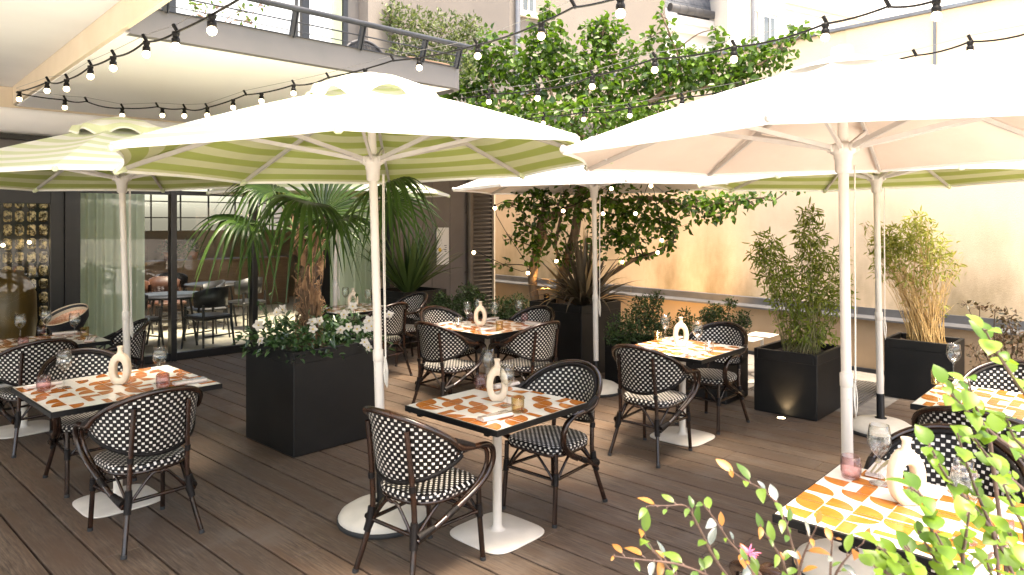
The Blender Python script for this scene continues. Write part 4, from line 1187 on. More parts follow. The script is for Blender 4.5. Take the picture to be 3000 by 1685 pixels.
festoon([(48, 272, 6.0), (190, 293, 6.1), (252, 297, 6.2), (358, 317, 6.3), (460, 313, 6.3), (540, 318, 6.2), (605, 316, 6.1), (718, 278, 5.8), (860, 249, 5.5), (960, 228, 5.25), (1150, 178, 4.8), (1395, 133, 4.2), (1680, 22, 3.3), (1860, -22, 2.7)],
        [1.0, 3.0, 4.2, 5.0, 6.02, 6.7, 7.35, 8.0, 9.6, 10.35, 11.02, 11.72, 12.8], 'longest festoon string crossing from the soffit corner over the green parasol')
festoon([(1345, 288, 6.0), (1432, 274, 5.5), (1575, 261, 5.0), (1735, 224, 4.5), (1918, 172, 4.1), (2150, 138, 3.75), (2418, 70, 3.4), (2600, 20, 3.1), (2760, -5, 2.9), (2900, -40, 2.7)],
        [1.0, 2.0, 3.0, 4.0, 5.0, 6.0, 7.9], 'festoon string crossing in front of the tree towards the upper right')
festoon([(1530, 347, 7.2), (1595, 340, 6.8), (1710, 328, 6.2), (1845, 316, 5.9), (1998, 286, 5.5), (2180, 252, 5.1), (2400, 215, 4.7), (2680, 163, 4.3), (2842, 122, 4.0), (3060, 82, 3.6)],
        [.95, 2.0, 3.0, 4.0, 5.2, 6.4, 8.0], 'festoon string behind the white parasol, lowest in front of the tree')
tw = [(1388, 740, 8.5), (1547, 800, 8.3), (1450, 610, 8.2), (1650, 618, 8.0), (1791, 553, 7.9), (1767, 626, 8.2), (1862, 626, 8.1), (1907, 545, 8.0), (1939, 704, 8.2), (1927, 740, 8.2), (1823, 768, 8.5), (1630, 765, 8.6)]
o = thing('fairy_lights', at(1650, 700, 8.2), 0, 'fairy light chain with small warm bulbs wound through the tree branches', 'string lights')
cp = [at(*p) - o.location for p in tw]
q = MB(); q.tube(spl([c + V((0, 0, .03)) for c in cp], 5), .004, 5); q.build('cable', M['cable'], o)
for c in cp:
    q = MB(); q.lathe([(0, .045), (.011, .045), (.012, .018), (0, .018)], 10, c); s_ = q.build('socket', M['cable'], o)
    q = MB(); q.lathe([(.021 * sin(pi * i / 8), .021 * cos(pi * i / 8)) for i in range(9)], 12, c); q.build('bulb', M['bulb_small'], s_)
# ------------------------------------------------------------------ foliage materials
M['bark'] = simple('brown_bark', (.10, .065, .04), (.19, .13, .085), 14, .9, 0, .9, 30, (1, 1, .3))
M['twig'] = simple('twig_bark', (.06, .04, .026), (.10, .07, .045), 20, .8)
M['tree_leaf'] = leafmat('tree_leaf', (.011, .036, .005), (.088, .165, .015), .38, .38)
M['olive_leaf'] = leafmat('olive_leaf', (.028, .045, .016), (.12, .15, .05), .3, .5)
M['bamboo_leaf'] = leafmat('bamboo_leaf', (.06, .095, .014), (.25, .29, .048), .42, .45)
M['bamboo_yellow'] = leafmat('yellowing_bamboo_leaf', (.10, .125, .02), (.34, .34, .08), .45, .5)
M['bamboo_cane'] = simple('straw_bamboo_cane', (.42, .27, .10), (.52, .35, .15), 30, .5)
M['bamboo_gcane'] = simple('green_bamboo_cane', (.12, .13, .04), (.22, .18, .07), 30, .5)
M['palm_leaf'] = leafmat('palm_leaf', (.011, .032, .008), (.055, .11, .02), .32, .33)
M['petiole'] = simple('palm_petiole', (.07, .12, .035), (.10, .15, .05), 12, .45)
M['palm_trunk'] = simple('palm_fibre', (.05, .03, .017), (.11, .065, .036), 26, .95, 0, 1.0, 60, (1, 1, .5))
M['fibre'] = simple('palm_fibre_strand', (.14, .075, .037), (.24, .14, .075), 20, .9)
M['mandevilla'] = leafmat('glossy_dark_leaf', (.012, .038, .012), (.045, .10, .028), .15, .28, 6, .6)
M['petal'] = leafmat('white_petal', (.60, .55, .52), (.70, .65, .62), .3, .6)
M['pollen'] = simple('yellow_throat', (.6, .45, .06), None, 1, .7)
M['sword'] = leafmat('green_sword_leaf', (.03, .065, .018), (.14, .20, .06), .25, .4)
M['bronze_sword'] = leafmat('bronze_sword_leaf', (.045, .035, .025), (.13, .10, .065), .15, .42)
M['dry_sword'] = leafmat('dry_sword_leaf', (.30, .20, .10), (.42, .30, .17), .2, .7)
M['box_leaf'] = leafmat('boxwood_leaf', (.014, .034, .010), (.065, .11, .032), .2, .4)
M['red_leaf'] = leafmat('dark_red_green_leaf', (.03, .035, .015), (.10, .055, .03), .25, .45)
M['lime_leaf'] = leafmat('lime_leaf', (.045, .11, .010), (.17, .27, .028), .45, .38, 20)
M['lime_twig'] = simple('dark_red_twig', (.05, .028, .02), (.09, .05, .035), 60, .6)
M['bronze_leaf'] = leafmat('bronze_young_leaf', (.17, .062, .016), (.32, .15, .03), .4, .4, 20)
M['green_leaf'] = leafmat('mid_green_leaf', (.035, .08, .014), (.12, .19, .03), .4, .35, 20)
M['silver_leaf'] = leafmat('silvery_leaf', (.06, .075, .07), (.17, .19, .18), .15, .2, 20, .9)
M['pink_petal'] = leafmat('pink_petal', (.65, .12, .28), (.8, .25, .4), .4, .5)

def leaves_in_blobs(q, o, blobs, L, W, dens, m=0, flat=.6, thick=.55, seg=2, fold=.2, droop=.2, var=.35):
    for bl in blobs:
        px, py, rx, ry, d = bl[:5]; c = at(px, py, d) - o; sx, sz = rx / F * d, ry / F * d; sy = max(sx, sz) * thick
        n = int(pi * sx * sz / (L * L) * dens * (bl[5] if len(bl) > 5 else 1))
        for i in range(n):
            v = rdir() * R.random() ** .42
            v = V((v.x * sx, v.y * sy, v.z * sz)) * R.uniform(.9, 1.12)
            p = c + v; out = V((v.x / sx, v.y / sy, v.z / sz))
            dr = (out * .6 + rdir() * .8 + V((0, 0, -droop))); up = (V((0, 0, 1)) * flat + rdir() * (1 - flat) + out * .2)
            k = R.uniform(1 - var, 1 + var * .6); q.leaf(p, dr, up, L * k, W * k, m, fold, R.uniform(.0, .3), seg)

def twigs(q, o, a, blobs, r0, r1, sub=5):
    for bl in blobs:
        px, py, rx, ry, d = bl[:5]; c = at(px, py, d) - o
        s = min(a, key=lambda t: (t - c).length + (0.3 if t.z > c.z else 0))
        m1 = s.lerp(c, .5) + rdir() * .08
        q.tube(spl([s, m1, c], 4), [r0 + (r1 - r0) * i / 8 for i in range(9)], 6)
        sx, sz = rx / F * d, ry / F * d
        for k in range(sub):
            v = rdir(); e = c + V((v.x * sx, v.y * sx * .5, abs(v.z) * sz if R.random() < .7 else v.z * sz)) * .95
            q.tube(spl([c, c.lerp(e, .5) + rdir() * .04, e], 3), [r1 * (1 - .8 * i / 6) for i in range(7)], 4)

# ------------------------------------------------------------------ courtyard tree
o0 = V((.60, 8.85, .76))
tr = thing('courtyard_tree', o0, 0, 'spreading leafy green tree with twisted trunks growing from the tall black planter', 'tree')
UP = [(1370, 262, 92, 80, 9.2), (1440, 170, 70, 85, 9.0), (1335, 205, 45, 60, 9.3, .7), (1560, 215, 105, 105, 9.0), (1600, 115, 60, 85, 9.0), (1602, 40, 16, 42, 9, 1.2),
      (1720, 215, 105, 115, 9.0), (1785, 105, 55, 65, 9.0), (1740, 85, 42, 26, 9.0, .8), (1860, 255, 95, 85, 8.8), (1850, 150, 32, 40, 8.8, .7), (1905, 110, 26, 40, 8.7, .6),
      (1985, 210, 100, 82, 8.6), (1962, 105, 24, 42, 8.6, .8), (1938, 50, 11, 28, 8.6, 1), (2090, 205, 90, 75, 8.5), (2098, 85, 16, 16, 8.5, .8), (2110, 128, 30, 30, 8.5, .6),
      (2205, 175, 75, 58, 8.3), (2285, 150, 50, 52, 8.2, .8), (2350, 92, 45, 20, 8.2, .9), (2170, 250, 85, 55, 8.3), (1490, 330, 150, 60, 8.8), (1700, 345, 160, 62, 8.6), (1900, 340, 130, 50, 8.5), (1720, 455, 240, 60, 8.6, .7)]
LO = [(1555, 565, 58, 50, 8.6), (1640, 600, 105, 62, 8.6), (1780, 590, 120, 68, 8.4), (1790, 680, 80, 45, 8.5), (1900, 620, 105, 55, 8.4), (2040, 585, 110, 42, 8.3), (2160, 588, 75, 32, 8.2), (2232, 582, 34, 24, 8.1),
      (1535, 650, 30, 50, 8.6, .7), (1500, 605, 36, 22, 8.6, .8), (1495, 700, 30, 18, 8.6, .6), (1565, 740, 36, 36, 8.5, .7), (1472, 775, 42, 12, 8.5, .7), (1965, 705, 36, 36, 8.3, .8), (1860, 725, 60, 45, 8.5, .8), (1700, 750, 80, 50, 8.8, .7), (2310, 555, 60, 11, 8.1, .6), (1950, 655, 80, 40, 8.3, .8), (2080, 625, 95, 32, 8.2, .8), (1845, 690, 70, 45, 8.4, .8), (1565, 690, 50, 55, 8.6, .7), (1620, 690, 60, 50, 8.8, .6)]
skel = [[(1572, 898, 8.85), (1560, 820, 8.8), (1572, 740, 8.8), (1590, 690, 8.75), (1582, 655, 8.7), (1610, 635, 8.7), (1665, 612, 8.7), (1700, 560, 8.7), (1760, 470, 8.7)],
        [(1582, 655, 8.7), (1592, 600, 8.8), (1560, 520, 8.8), (1480, 330, 9.0), (1430, 220, 9.0)],
        [(1640, 900, 9.0), (1650, 800, 9.0), (1685, 680, 8.9), (1700, 560, 8.8), (1745, 430, 8.8), (1778, 350, 8.9), (1785, 275, 9.0), (1758, 215, 9.0), (1755, 130, 9.0), (1780, 70, 9.0)],
        [(1745, 430, 8.8), (1640, 330, 8.9), (1600, 200, 9.0), (1602, 60, 9.0)],
        [(1778, 350, 8.9), (1900, 300, 8.7), (1990, 210, 8.6), (1965, 110, 8.6), (1938, 40, 8.6)],
        [(1900, 300, 8.7), (2050, 260, 8.5), (2180, 210, 8.3), (2290, 150, 8.2), (2370, 85, 8.2)],
        [(1700, 560, 8.8), (1800, 590, 8.5), (1900, 580, 8.4), (2040, 605, 8.3), (2170, 585, 8.2), (2235, 580, 8.1)],
        [(1665, 880, 9.1), (1750, 830, 8.9), (1850, 765, 8.6), (1930, 735, 8.4), (1975, 700, 8.3)],
        [(1590, 690, 8.75), (1625, 720, 8.8), (1640, 780, 8.9)], [(1625, 720, 8.8), (1640, 650, 8.8), (1655, 560, 8.8)]]
rad = [(.062, .036), (.036, .012), (.075, .014), (.03, .007), (.03, .008), (.022, .007), (.034, .008), (.04, .01), (.022, .02), (.024, .012)]
q = MB(); nodes = []
for s_, (ra, rb) in zip(skel, rad):
    P_ = spl([at(*p) - o0 for p in s_], 5); n = len(P_)
    q.tube(P_, [(ra + (rb - ra) * i / (n - 1)) * R.uniform(.9, 1.1) for i in range(n)], 10); nodes += P_[2:]
q.build('trunk', M['bark'], tr)
q = MB(); twigs(q, o0, nodes, UP + LO, .012, .005, 5); q.build('branches', M['twig'], tr)
q = MB(); leaves_in_blobs(q, o0, UP, .086, .068, 7.0, 0, .45, .55); leaves_in_blobs(q, o0, LO, .082, .064, 4.4, 0, .55, .5)
q.build('crown', M['tree_leaf'], tr)

# ------------------------------------------------------------------ palm
o0 = V((-1.70, 5.90, .74))
pl = thing('fan_palm', o0, 0, 'fan palm with fibrous brown trunk and drooping fronds in the big planter', 'palm tree')
q = MB(); tp_ = [V((0, 0, 0)), V((.0, .02, .25)), V((-.01, .0, .5)), V((.01, 0, .75)), V((.02, 0, .95))]
P_ = spl(tp_, 5); q.tube(P_, [.078 - .022 * i / len(P_) + .012 * sin(i * 2.1) for i in range(len(P_))], 14); q.build('trunk', M['palm_trunk'], pl)
q = MB()
for i in range(420):
    t = R.random(); a = R.uniform(0, 2 * pi); c = P_[int(t * (len(P_) - 1))]; rr = .082 - .025 * t
    p = c + V((cos(a) * rr, sin(a) * rr, 0)); e = p + V((cos(a) * R.uniform(.01, .07), sin(a) * R.uniform(.01, .07), R.uniform(-.12, .10)))
    q.tube(spl([p, p.lerp(e, .5) + V((cos(a) * .02, sin(a) * .02, .02)), e], 3), [.004, .0036, .0034, .003, .0026, .002, .001], 4, 0, False)
for i in range(26):
    a = R.uniform(0, 2 * pi); z = R.uniform(.2, .95); p = V((cos(a) * .085, sin(a) * .085, z)); d = V((cos(a), sin(a), 1.2)).normalized()
    q.leaf(p, d, V((cos(a), sin(a), -.4)), R.uniform(.12, .2), .05, 0, .3, .5)
q.build('trunk_fibre', M['fibre'], pl)
def fan(P, ax, nrm, Rr, n, span, droop, dark=0):
    n = int(n * .8)
    P = P - o0; ax = ax.normalized(); side = ax.cross(nrm).normalized(); nn = side.cross(ax).normalized(); q = MB()
    for i in range(n):
        f = -span / 2 + span * i / (n - 1); d = ax * cos(f) + side * sin(f); L = Rr * (1 - .18 * abs(f) / (span / 2)) * R.uniform(.93, 1.05)
        w0 = L * span / n * .40; t_ = (nn.cross(d)).normalized(); seg = 9; vs = []; kink = R.uniform(.6, 1.4)
        for k in range(seg + 1):
            t = k / seg; c = P + d * L * t * (1 - .10 * droop * t); c.z -= droop * kink * L * max(t - .32, 0) ** 1.7 * 1.25
            w = w0 * (t / .42 if t < .42 else max(1 - (t - .42) / .58, 0) ** .75 * .95 + .03)
            ld = nn * (w * .42)
            vs += [c - t_ * w * .5 + ld * .0, c + ld, c + t_ * w * .5 + ld * .0]
        q.add(vs, [f_ for k in range(seg) for f_ in ((3 * k, 3 * k + 1, 3 * k + 4, 3 * k + 3), (3 * k + 1, 3 * k + 2, 3 * k + 5, 3 * k + 4))], 0, True)
    fo = q.build('frond', M['palm_leaf'], pl)
    s_ = P_[-1] + V((R.uniform(-.03, .03), R.uniform(-.03, .03), R.uniform(-.35, .0))); v = P - s_
    m1 = s_ + v * .5 + V((0, 0, .10 * v.length))
    q = MB(); q.tube(spl([s_, m1, P], 6), [.016 - .009 * i / 12 for i in range(13)], 6); q.build('petiole', M['petiole'], fo)
fan(at(728, 655, 5.55), V((-.75, -.25, .25)), V((-.2, -.25, 1)), .62, 34, RAD(250), 1.3)
fan(at(905, 590, 5.45), V((-.5, -.75, .05)), V((.1, -.35, 1)), .66, 36, RAD(260), 1.4)
fan(at(800, 560, 5.75), V((-.8, .1, .35)), V((.2, -.2, 1)), .60, 34, RAD(240), 1.25)
fan(at(948, 622, 6.2), V((.1, .35, 1)), V((-.1, -1, .3)), .60, 36, RAD(260), .12)
fan(at(1130, 548, 5.2), V((.65, -.45, .28)), V((.0, -.2, 1)), .56, 36, RAD(250), 1.35)
fan(at(1135, 590, 5.7), V((.9, .1, .1)), V((-.1, -.8, .6)), .50, 34, RAD(250), .6)
#fan(at(1110, 668, 5.8), V((.85, -.2, -.15)), V((.1, -.6, .8)), .54, 32, RAD(220), .7)
fan(at(985, 640, 5.5), V((.35, -.7, -.1)), V((.1, -.5, .9)), .50, 30, RAD(230), .9)
#fan(at(1010, 560, 6.3), V((.4, .5, .6)), V((.1, -.7, .5)), .58, 32, RAD(240), .4)
#fan(at(850, 600, 6.3), V((-.5, .4, .4)), V((-.2, -.5, .8)), .56, 32, RAD(240), .7)

# ------------------------------------------------------------------ white flowered plant round the palm
o0 = V((-1.69, 5.92, .74))
fp = thing('flowering_plant', o0, 0, 'glossy dark green mandevilla with white trumpet flowers filling the big planter', 'plant')
q = MB()
for i in range(900):
    a = R.uniform(-.42, .42); c = R.uniform(-.42, .42); edge = max(abs(a), abs(c)) / .42
    p = DX * a + DY * c + V((0, 0, R.uniform(.0, .27 * (1 - .35 * edge ** 3)))); d = (DX * a + DY * c) * 1.5 + rdir() * .7 + V((0, 0, .15))
    if edge > .9 and R.random() < .5: p += (DX * a + DY * c) * R.uniform(.0, .22); p.z *= .7
    q.leaf(p, d, V((0, 0, 1)) + rdir() * .6, R.uniform(.05, .085), R.uniform(.028, .042), 0, .12, .25)
for i in range(26):
    p = DX * R.uniform(-.4, .4) + DY * R.uniform(-.4, .4) + V((0, 0, .2)); e = p + rdir() * .14 + V((0, 0, .14))
    q.tube(spl([p, p.lerp(e, .5) + rdir() * .03, e], 3), .0022, 4)
    for k in range(3): q.leaf(p.lerp(e, .4 + .3 * k), rdir() + V((0, 0, .4)), V((0, 0, 1)), .05, .025)
q.build('foliage', M['mandevilla'], fp)
for (px, py, d) in ((757, 953, 5.75), (763, 1000, 5.7), (811, 915, 5.7), (828, 907, 5.8), (915, 943, 5.4), (937, 940, 5.42), (917, 965, 5.35), (998, 967, 5.5), (1022, 957, 5.5), (1008, 922, 5.55), (1081, 940, 5.65), (1088, 956, 5.62), (1074, 962, 5.6), (1140, 922, 5.75), (1046, 964, 5.55), (1034, 898, 5.75), (1068, 1003, 5.5), (1080, 1018, 5.5)):
    c = at(px, py, d) - o0; n_ = (V((0, -1, .35)) + rdir() * .55).normalized(); t1 = n_.orthogonal().normalized(); t2 = n_.cross(t1); q = MB(); a0 = R.uniform(0, 1)
    s_ = R.uniform(.8, 1.15)
    for k in range(5):
        a = a0 + 2 * pi * k / 5; dr = t1 * cos(a) + t2 * sin(a); q.leaf(c + dr * .006, dr + n_ * .25, n_ + dr.cross(n_) * .25, .037 * s_, .032 * s_, 0, .1, .25, 7)
    q.lathe([(.003, -.05), (.006, -.02), (.012, .0)], 8, c, 0, True, n_.to_track_quat('Z', 'Y').to_matrix())
    f_ = q.build('flower', M['petal'], fp)
    q = MB(); q.lathe([(.0, .001), (.007, .003)], 8, c, 0, True, n_.to_track_quat('Z', 'Y').to_matrix()); q.build('throat', M['pollen'], f_)

# ------------------------------------------------------------------ bamboos
def bamboo(c, z0, name, lab, blobs, leafm, canem, ncane, spread, top, dens, base=.16):
    o = V((c[0], c[1], z0)); b_ = thing(name, o, 0, lab, 'bamboo'); q = MB()
    for i in range(ncane):
        bl = R.choice(blobs); e = at(bl[0] + R.uniform(-1, 1) * bl[2] * .8, bl[1] - R.uniform(-.6, .9) * bl[3], bl[4]) - o; e.y = R.uniform(-1, 1) * spread * .8
        a = R.uniform(0, 2 * pi); rr = base * R.random() ** .5; p = V((cos(a) * rr + .25 * base * (e.x > 0), sin(a) * rr, 0)); m1 = V((p.x * .6 + e.x * .4, p.y * .6 + e.y * .4, e.z * .5))
        pts = spl([p, m1, e], 5); q.tube(pts, [.0042 - .003 * k / (len(pts) - 1) for k in range(len(pts))], 5, 0, False)
    q.build('canes', canem, b_)
    q = MB(); leaves_in_blobs(q, o, blobs, .078, .0175, dens, 0, .3, .7, 2, .1, .35); q.build('foliage', leafm, b_)
bamboo((2.785, 6.82), .55, 'bamboo', 'green bamboo with a tall centre spire in the deck lit planter',
       [(2370, 630, 30, 34, 6.85), (2372, 690, 45, 45, 6.85), (2245, 715, 45, 34, 6.75), (2225, 752, 34, 24, 6.75), (2275, 790, 60, 60, 6.8), (2390, 770, 60, 60, 6.8), (2462, 750, 22, 40, 6.9, .7), (2330, 860, 85, 70, 6.8, .9), (2420, 870, 62, 70, 6.85, .9), (2345, 950, 85, 50, 6.8, .7), (2470, 850, 25, 60, 6.9, .4), (2380, 985, 70, 28, 6.8, .8)],
       M['bamboo_leaf'], M['bamboo_gcane'], 90, .16, 1.5, 19)
bamboo((4.275, 7.29), .55, 'bamboo', 'yellow stemmed bamboo with pale feathery top in the planter by the wall',
       [(2655, 690, 50, 50, 7.2), (2630, 735, 60, 44, 7.2), (2600, 700, 40, 44, 7.2), (2715, 715, 55, 60, 7.3), (2590, 775, 36, 50, 7.2, .8), (2745, 770, 50, 55, 7.3, .6), (2800, 770, 24, 60, 7.3, .25), (2690, 655, 40, 36, 7.3), (2680, 800, 80, 50, 7.25, .6), (2720, 880, 70, 50, 7.3, .22), (2545, 660, 24, 16, 7.2, .3), (2560, 720, 26, 36, 7.2, .6)],
       M['bamboo_yellow'], M['bamboo_cane'], 160, .16, 1.5, 14)

# ------------------------------------------------------------------ sword leaved plants
def swords(c, z0, name, lab, mat, n, L, W, arch, mats2=None, lean=(0, 0)):
    o = V((c[0], c[1], z0)); s_ = thing(name, o, 0, lab, 'plant'); q = MB()
    for i in range(n):
        a = R.uniform(0, 2 * pi); t = R.random() ** .7; d = V((cos(a) * t + lean[0], sin(a) * t + lean[1], R.uniform(.75, 1.3) * (1.15 - .55 * t * arch))).normalized()
        l = L * R.uniform(.6, 1.08); p = V((cos(a) * .05 * t, sin(a) * .05 * t, 0)); side = d.cross(V((0, 0, 1))).normalized(); vs = []; dp = arch * R.uniform(.1, .75) * t; w = W * R.uniform(.75, 1.15)
        nn = side.cross(d)
        for k in range(11):
            u = k / 10; c_ = p + d * l * u - V((0, 0, dp * l * u ** 2.6)); ww = w * (.55 + .45 * min(u * 3, 1)) * max(1 - max(u - .45, 0) / .55, 0) ** .8 + .0008
            vs += [c_ - side * ww * .5, c_ - nn * ww * .22, c_ + side * ww * .5]
        q.add(vs, [f_ for k in range(10) for f_ in ((3 * k, 3 * k + 1, 3 * k + 4, 3 * k + 3), (3 * k + 1, 3 * k + 2, 3 * k + 5, 3 * k + 4))], 1 if (mats2 and R.random() < .12) else 0, True)
    q.build('leaves', [mat] + ([mats2] if mats2 else []), s_)
swords((-1.55, 10.5), .74, 'spiky_plant', 'upright green sword leaved plant in the back planter by the taupe wall', M['sword'], 110, 1.25, .055, .5)
swords((.86, 8.45), .78, 'bronze_flax', 'bronze sword leaved flax spilling over the tree planter', M['bronze_sword'], 130, 1.0, .05, 1.15, M['dry_sword'])

# ------------------------------------------------------------------ clipped shrubs
def shrub(name, base, lab, blobs, leafm, L, W, dens, stemm, group=None, sub=6, cat='shrub', r=.008, flat=.4):
    o = V(base); s_ = thing(name, o, 0, lab, cat, group); q = MB()
    st = [V((0, 0, .05)), V((.04, 0, .12)), V((-.05, .02, .15))]
    twigs(q, o, st, blobs, r, r * .45, sub); q.build('stems', stemm, s_)
    q = MB(); leaves_in_blobs(q, o, blobs, L, W, dens, 0, flat, .8, 2, .15, -.25); q.build('foliage', leafm, s_)
GS = 'clipped shrubs in the low troughs'
shrub('boxwood_shrub', at(1860, 1010, 7.75), 'dark green shrub at the left end of the long low trough', [(1850, 960, 75, 50, 7.7), (1890, 905, 45, 40, 7.7), (1925, 880, 22, 26, 7.7), (1810, 990, 40, 30, 7.7), (1930, 960, 45, 45, 7.7)], M['box_leaf'], .034, .016, 10, M['twig'], GS)
shrub('boxwood_shrub', at(2005, 1010, 7.6), 'small dark shrub behind the ring vase in the long low trough', [(2010, 955, 32, 50, 7.6), (1990, 985, 40, 30, 7.6)], M['box_leaf'], .034, .016, 10, M['twig'], GS)
shrub('boxwood_shrub', at(2110, 1010, 7.45), 'taller shrub above the chair back at right of the long low trough', [(2090, 915, 30, 30, 7.45), (2105, 960, 50, 50, 7.45), (2140, 890, 18, 22, 7.45, .8), (2065, 930, 16, 30, 7.45), (2170, 950, 26, 40, 7.4), (2190, 935, 12, 22, 7.4, .7)], M['box_leaf'], .034, .016, 10, M['twig'], GS)
shrub('boxwood_shrub', at(1300, 925, 9.8), 'light green shrub at the left of the trough before the louvre', [(1290, 890, 32, 34, 9.75), (1320, 900, 36, 36, 9.75), (1270, 915, 30, 28, 9.7)], M['box_leaf'], .040, .019, 9, M['twig'], GS)
shrub('boxwood_shrub', at(1370, 925, 9.8), 'tallest light green shrub standing before the bronze louvre', [(1370, 860, 32, 30, 9.75), (1360, 905, 44, 40, 9.75), (1390, 885, 26, 40, 9.75), (1410, 880, 22, 24, 9.75, .7)], M['box_leaf'], .040, .019, 9, M['twig'], GS)
shrub('boxwood_shrub', at(1500, 925, 9.7), 'low dark shrub between the louvre and the tree planter', [(1470, 905, 40, 35, 9.7), (1520, 895, 40, 34, 9.7), (1500, 925, 60, 25, 9.6)], M['box_leaf'], .040, .019, 9, M['twig'], GS)
shrub('red_leaf_shrub', (4.95, 7.0, 0), 'dark red and green shrub with arching sprays against the bright wall at right', [(2870, 895, 40, 10, 6.9, .8), (2830, 890, 30, 8, 6.9, .6), (2915, 910, 40, 16, 6.9), (2955, 935, 36, 26, 6.9), (2985, 980, 40, 50, 6.9), (2940, 1000, 40, 30, 6.9, .8), (2860, 1030, 34, 20, 6.8, .7), (2900, 1060, 60, 20, 6.8, .8), (3010, 1060, 50, 50, 6.8)], M['red_leaf'], .05, .024, 4.0, M['twig'], None, 4)
shrub('balcony_shrub', fb(2.2, -2.4, 3.25), 'grey green bushy shrub behind the end of the balcony rail', [(1200, 85, 75, 70, 8.2), (1150, 50, 34, 50, 8.2), (1300, 95, 80, 66, 8.2), (1250, 175, 85, 55, 8.2), (1175, 185, 48, 60, 8.1), (1350, 150, 55, 50, 8.2), (1380, 85, 36, 46, 8.2), (1330, 210, 70, 46, 8.1)], M['olive_leaf'], .060, .024, 8.0, M['twig'], None, 7, 'shrub', .012)
shrub('balcony_plant', fb(-1.0, -3.9, 3.2), 'sparse lime leaved plant with tan twigs on the terrace at upper left', [(570, 15, 30, 20, 5.7, .5), (630, 20, 40, 30, 5.7, .4), (700, 35, 30, 30, 5.7, .5), (735, 70, 18, 16, 5.7, .9), (590, 50, 40, 30, 5.7, .25), (760, 15, 20, 14, 5.7, .5)], M['green_leaf'], .045, .026, 3.2, M['fibre'], None, 12, 'plant', .006)

# ------------------------------------------------------------------ foreground branches
def sprays(name, base, lab, stems, mats, stemm, size, step, pick, r=.0032, cat='shrub'):
    o = V(base); s_ = thing(name, o, 0, lab, cat); qs = MB(); ql = MB()
    for st in stems:
        d = st[0]; P_ = spl([at(px, py, d + .02 * i) - o for i, (px, py) in enumerate(st[1])], 8); n = len(P_)
        low = P_[-1]
        root = V((low.x * .6, low.y * .4 + .05, 0)); full = P_ + spl([low, low.lerp(root, .4) + V((0, 0, -.05)), root], 4)[1:]
        qs.tube(full, [r * (.45 + 1.1 * i / len(full)) for i in range(len(full))], 6)
        acc = step; side = 1; tot = 0
        for i in range(n - 1):
            v = P_[i + 1] - P_[i]; acc += v.length; tot += v.length
            while acc >= step:
                acc -= step * R.uniform(.75, 1.2); side = -side
                t = (P_[i] - P_[i + 1]).normalized(); sd = t.cross(V((0, -.5, 1))).normalized() * side
                dr = sd * .9 + t * R.uniform(.2, .9) + V((R.uniform(-.4, .4), R.uniform(-.6, .4), R.uniform(-.25, .45)))
                k = R.choice((.5, .75, .9, 1.0, 1.15)) * R.uniform(.85, 1.1) * (.65 if tot < step else 1)
                p = P_[i] + rdir() * .003; e = p + dr.normalized() * .008
                qs.tube([p, e], .0012, 4, 0, False)
                ql.leaf(e, dr, V((R.uniform(-.5, .5), R.uniform(-1.0, .0), 1)), size[0] * k, size[1] * k, pick(tot), R.uniform(.05, .2), R.uniform(.1, .5), 7)
    qs.build('stems', stemm, s_); ql.build('foliage', mats, s_); return s_, o
lime = [(1.22, [(2805, 1270), (2819, 1317), (2846, 1401), (2886, 1502), (2930, 1600), (2975, 1700)]), (1.30, [(2762, 1130), (2809, 1179), (2842, 1213), (2925, 1284), (3010, 1345)]), (1.18, [(2885, 965), (2906, 1005), (2947, 1074), (3010, 1165)]),
        (1.26, [(2850, 1275), (2880, 1320), (2920, 1368), (3010, 1445)]), (1.20, [(2722, 1300), (2759, 1374), (2796, 1428), (2849, 1481), (2910, 1560)]), (1.15, [(2668, 1430), (2699, 1455), (2719, 1518), (2742, 1600), (2765, 1700)]),
        (1.17, [(2690, 1560), (2720, 1605), (2750, 1650), (2790, 1700)]), (1.12, [(2570, 1600), (2605, 1625), (2640, 1660), (2670, 1700)]), (1.12, [(2650, 1600), (2680, 1640), (2700, 1700)]), (1.12, [(2840, 1500), (2830, 1570), (2820, 1640), (2830, 1700)]),
        (1.2, [(2950, 1230), (2970, 1280), (3010, 1320)]), (1.15, [(2940, 1420), (2965, 1480), (3000, 1540)]), (1.12, [(2560, 1660), (2600, 1680), (2640, 1710)]), (1.12, [(2740, 1560), (2770, 1620), (2790, 1700)]), (1.14, [(2960, 1560), (2980, 1620), (3005, 1690)]),
        (1.3, [(2835, 1110), (2850, 1160), (2870, 1220), (2900, 1290)]), (1.22, [(2890, 1640), (2900, 1670), (2915, 1710)])]
sprays('lime_shrub', (1.15, 1.0, 0), 'lime green leafy shrub in the right foreground, branches crossing the tables', lime, M['lime_leaf'], M['lime_twig'], (.035, .029), .0155, lambda t: 0)
bz = [(1.32, [(2140, 1378), (2180, 1405), (2240, 1440), (2285, 1490), (2310, 1560), (2345, 1690)]), (1.30, [(1900, 1482), (1960, 1482), (2010, 1484), (2045, 1540), (2090, 1630), (2140, 1700)]), (1.28, [(1878, 1550), (1905, 1600), (1945, 1650), (1990, 1700)]),
      (1.22, [(1800, 1630), (1880, 1640), (1980, 1652), (2060, 1680), (2110, 1710)]), (1.28, [(2060, 1478), (2100, 1530), (2140, 1590), (2190, 1640), (2240, 1700)]), (1.26, [(2392, 1545), (2370, 1590), (2350, 1640), (2335, 1700)]),
      (1.22, [(2440, 1575), (2435, 1630), (2432, 1700)]), (1.22, [(2530, 1590), (2490, 1625), (2455, 1670), (2440, 1710)]), (1.24, [(2225, 1540), (2260, 1590), (2290, 1640), (2310, 1700)]), (1.2, [(2180, 1640), (2200, 1670), (2230, 1710)])]
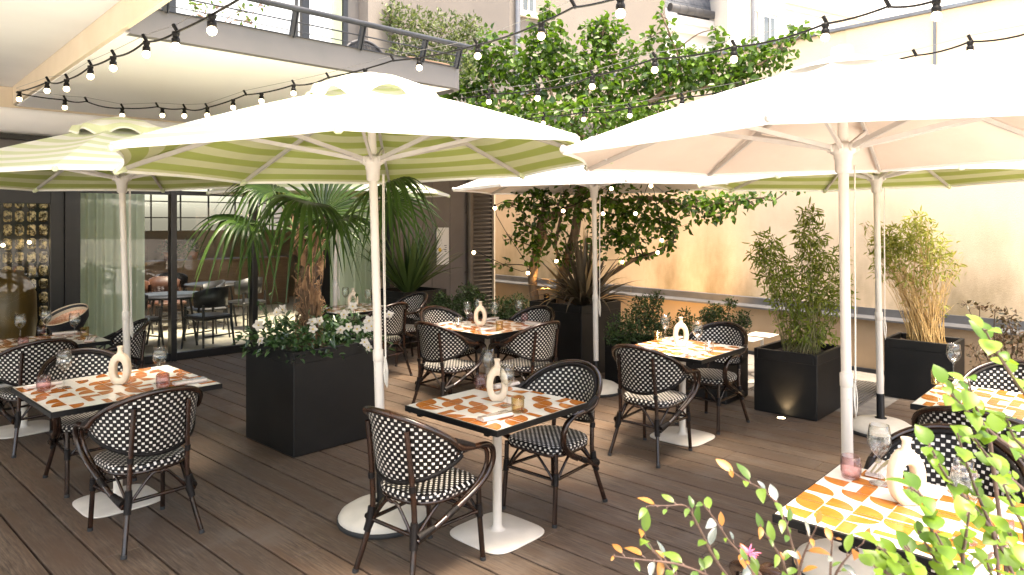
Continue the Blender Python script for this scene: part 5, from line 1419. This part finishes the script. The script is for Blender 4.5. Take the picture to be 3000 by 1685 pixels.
s_, o_ = sprays('bronze_shrub', (.55, 1.05, 0), 'bronze and silver leaved shrub sprays at the bottom centre right', bz, [M['bronze_leaf'], M['green_leaf'], M['silver_leaf']], M['lime_twig'], (.034, .0155), .024,
               lambda t: (0 if R.random() < .8 else 1) if t < .045 else R.choice((1, 1, 1, 2, 1, 1, 0)), .0022)
q = MB(); c = at(2195, 1622, 1.25) - o_
for i in range(22): q.leaf(c, rdir() + V((0, -.3, .4)), V((0, 0, 1)), R.uniform(.014, .024), .0035)
q.build('flower', M['pink_petal'], s_)
# ------------------------------------------------------------------ camera, light, world
cd = bpy.data.cameras.new('camera'); cam = bpy.data.objects.new('camera', cd); COL.objects.link(cam)
cam.location = (0, 0, H); cam.rotation_euler = (RAD(90), 0, 0)
cd.sensor_width = 36; cd.sensor_fit = 'HORIZONTAL'; cd.lens = 36 * F / 3000; cd.shift_y = -192.5 / 3000; cd.clip_start = .05; cd.clip_end = 400
sc.camera = cam
cd.dof.use_dof = True; cd.dof.focus_distance = 5.0; cd.dof.aperture_fstop = 8.0
SUN = V((.50, -.66, 2.9)).normalized()
sl = bpy.data.lights.new('sun', 'SUN'); sl.energy = 1.9; sl.angle = RAD(20); sl.color = (1.0, .93, .83)
so = bpy.data.objects.new('sun', sl); COL.objects.link(so); so.rotation_euler = SUN.to_track_quat('Z', 'Y').to_euler()
w = bpy.data.worlds.new('World'); sc.world = w; w.use_nodes = True
nt = w.node_tree; nt.nodes.clear()
sky = nt.nodes.new('ShaderNodeTexSky'); sky.sky_type = 'NISHITA'; sky.sun_disc = False
sky.sun_elevation = math.asin(SUN.z); sky.sun_rotation = math.atan2(SUN.x, SUN.y)
sky.air_density = 1.0; sky.dust_density = 4.0; sky.ozone_density = .6
bg = nt.nodes.new('ShaderNodeBackground'); bg.inputs[1].default_value = .15
out = nt.nodes.new('ShaderNodeOutputWorld')
nt.links.new(sky.outputs[0], bg.inputs[0]); nt.links.new(bg.outputs[0], out.inputs[0])
vs = sc.view_settings
vs.view_transform = 'Standard'; vs.look = 'None'; vs.gamma = 1.0; vs.use_curve_mapping = False
vs.exposure = 2.8
try:
    vs.use_white_balance = True; vs.white_balance_temperature = 7400; vs.white_balance_tint = 10
except Exception as e: print('wb', e)
sc.cycles.max_bounces = 10; sc.cycles.transparent_max_bounces = 24; sc.cycles.caustics_reflective = False; sc.cycles.caustics_refractive = False
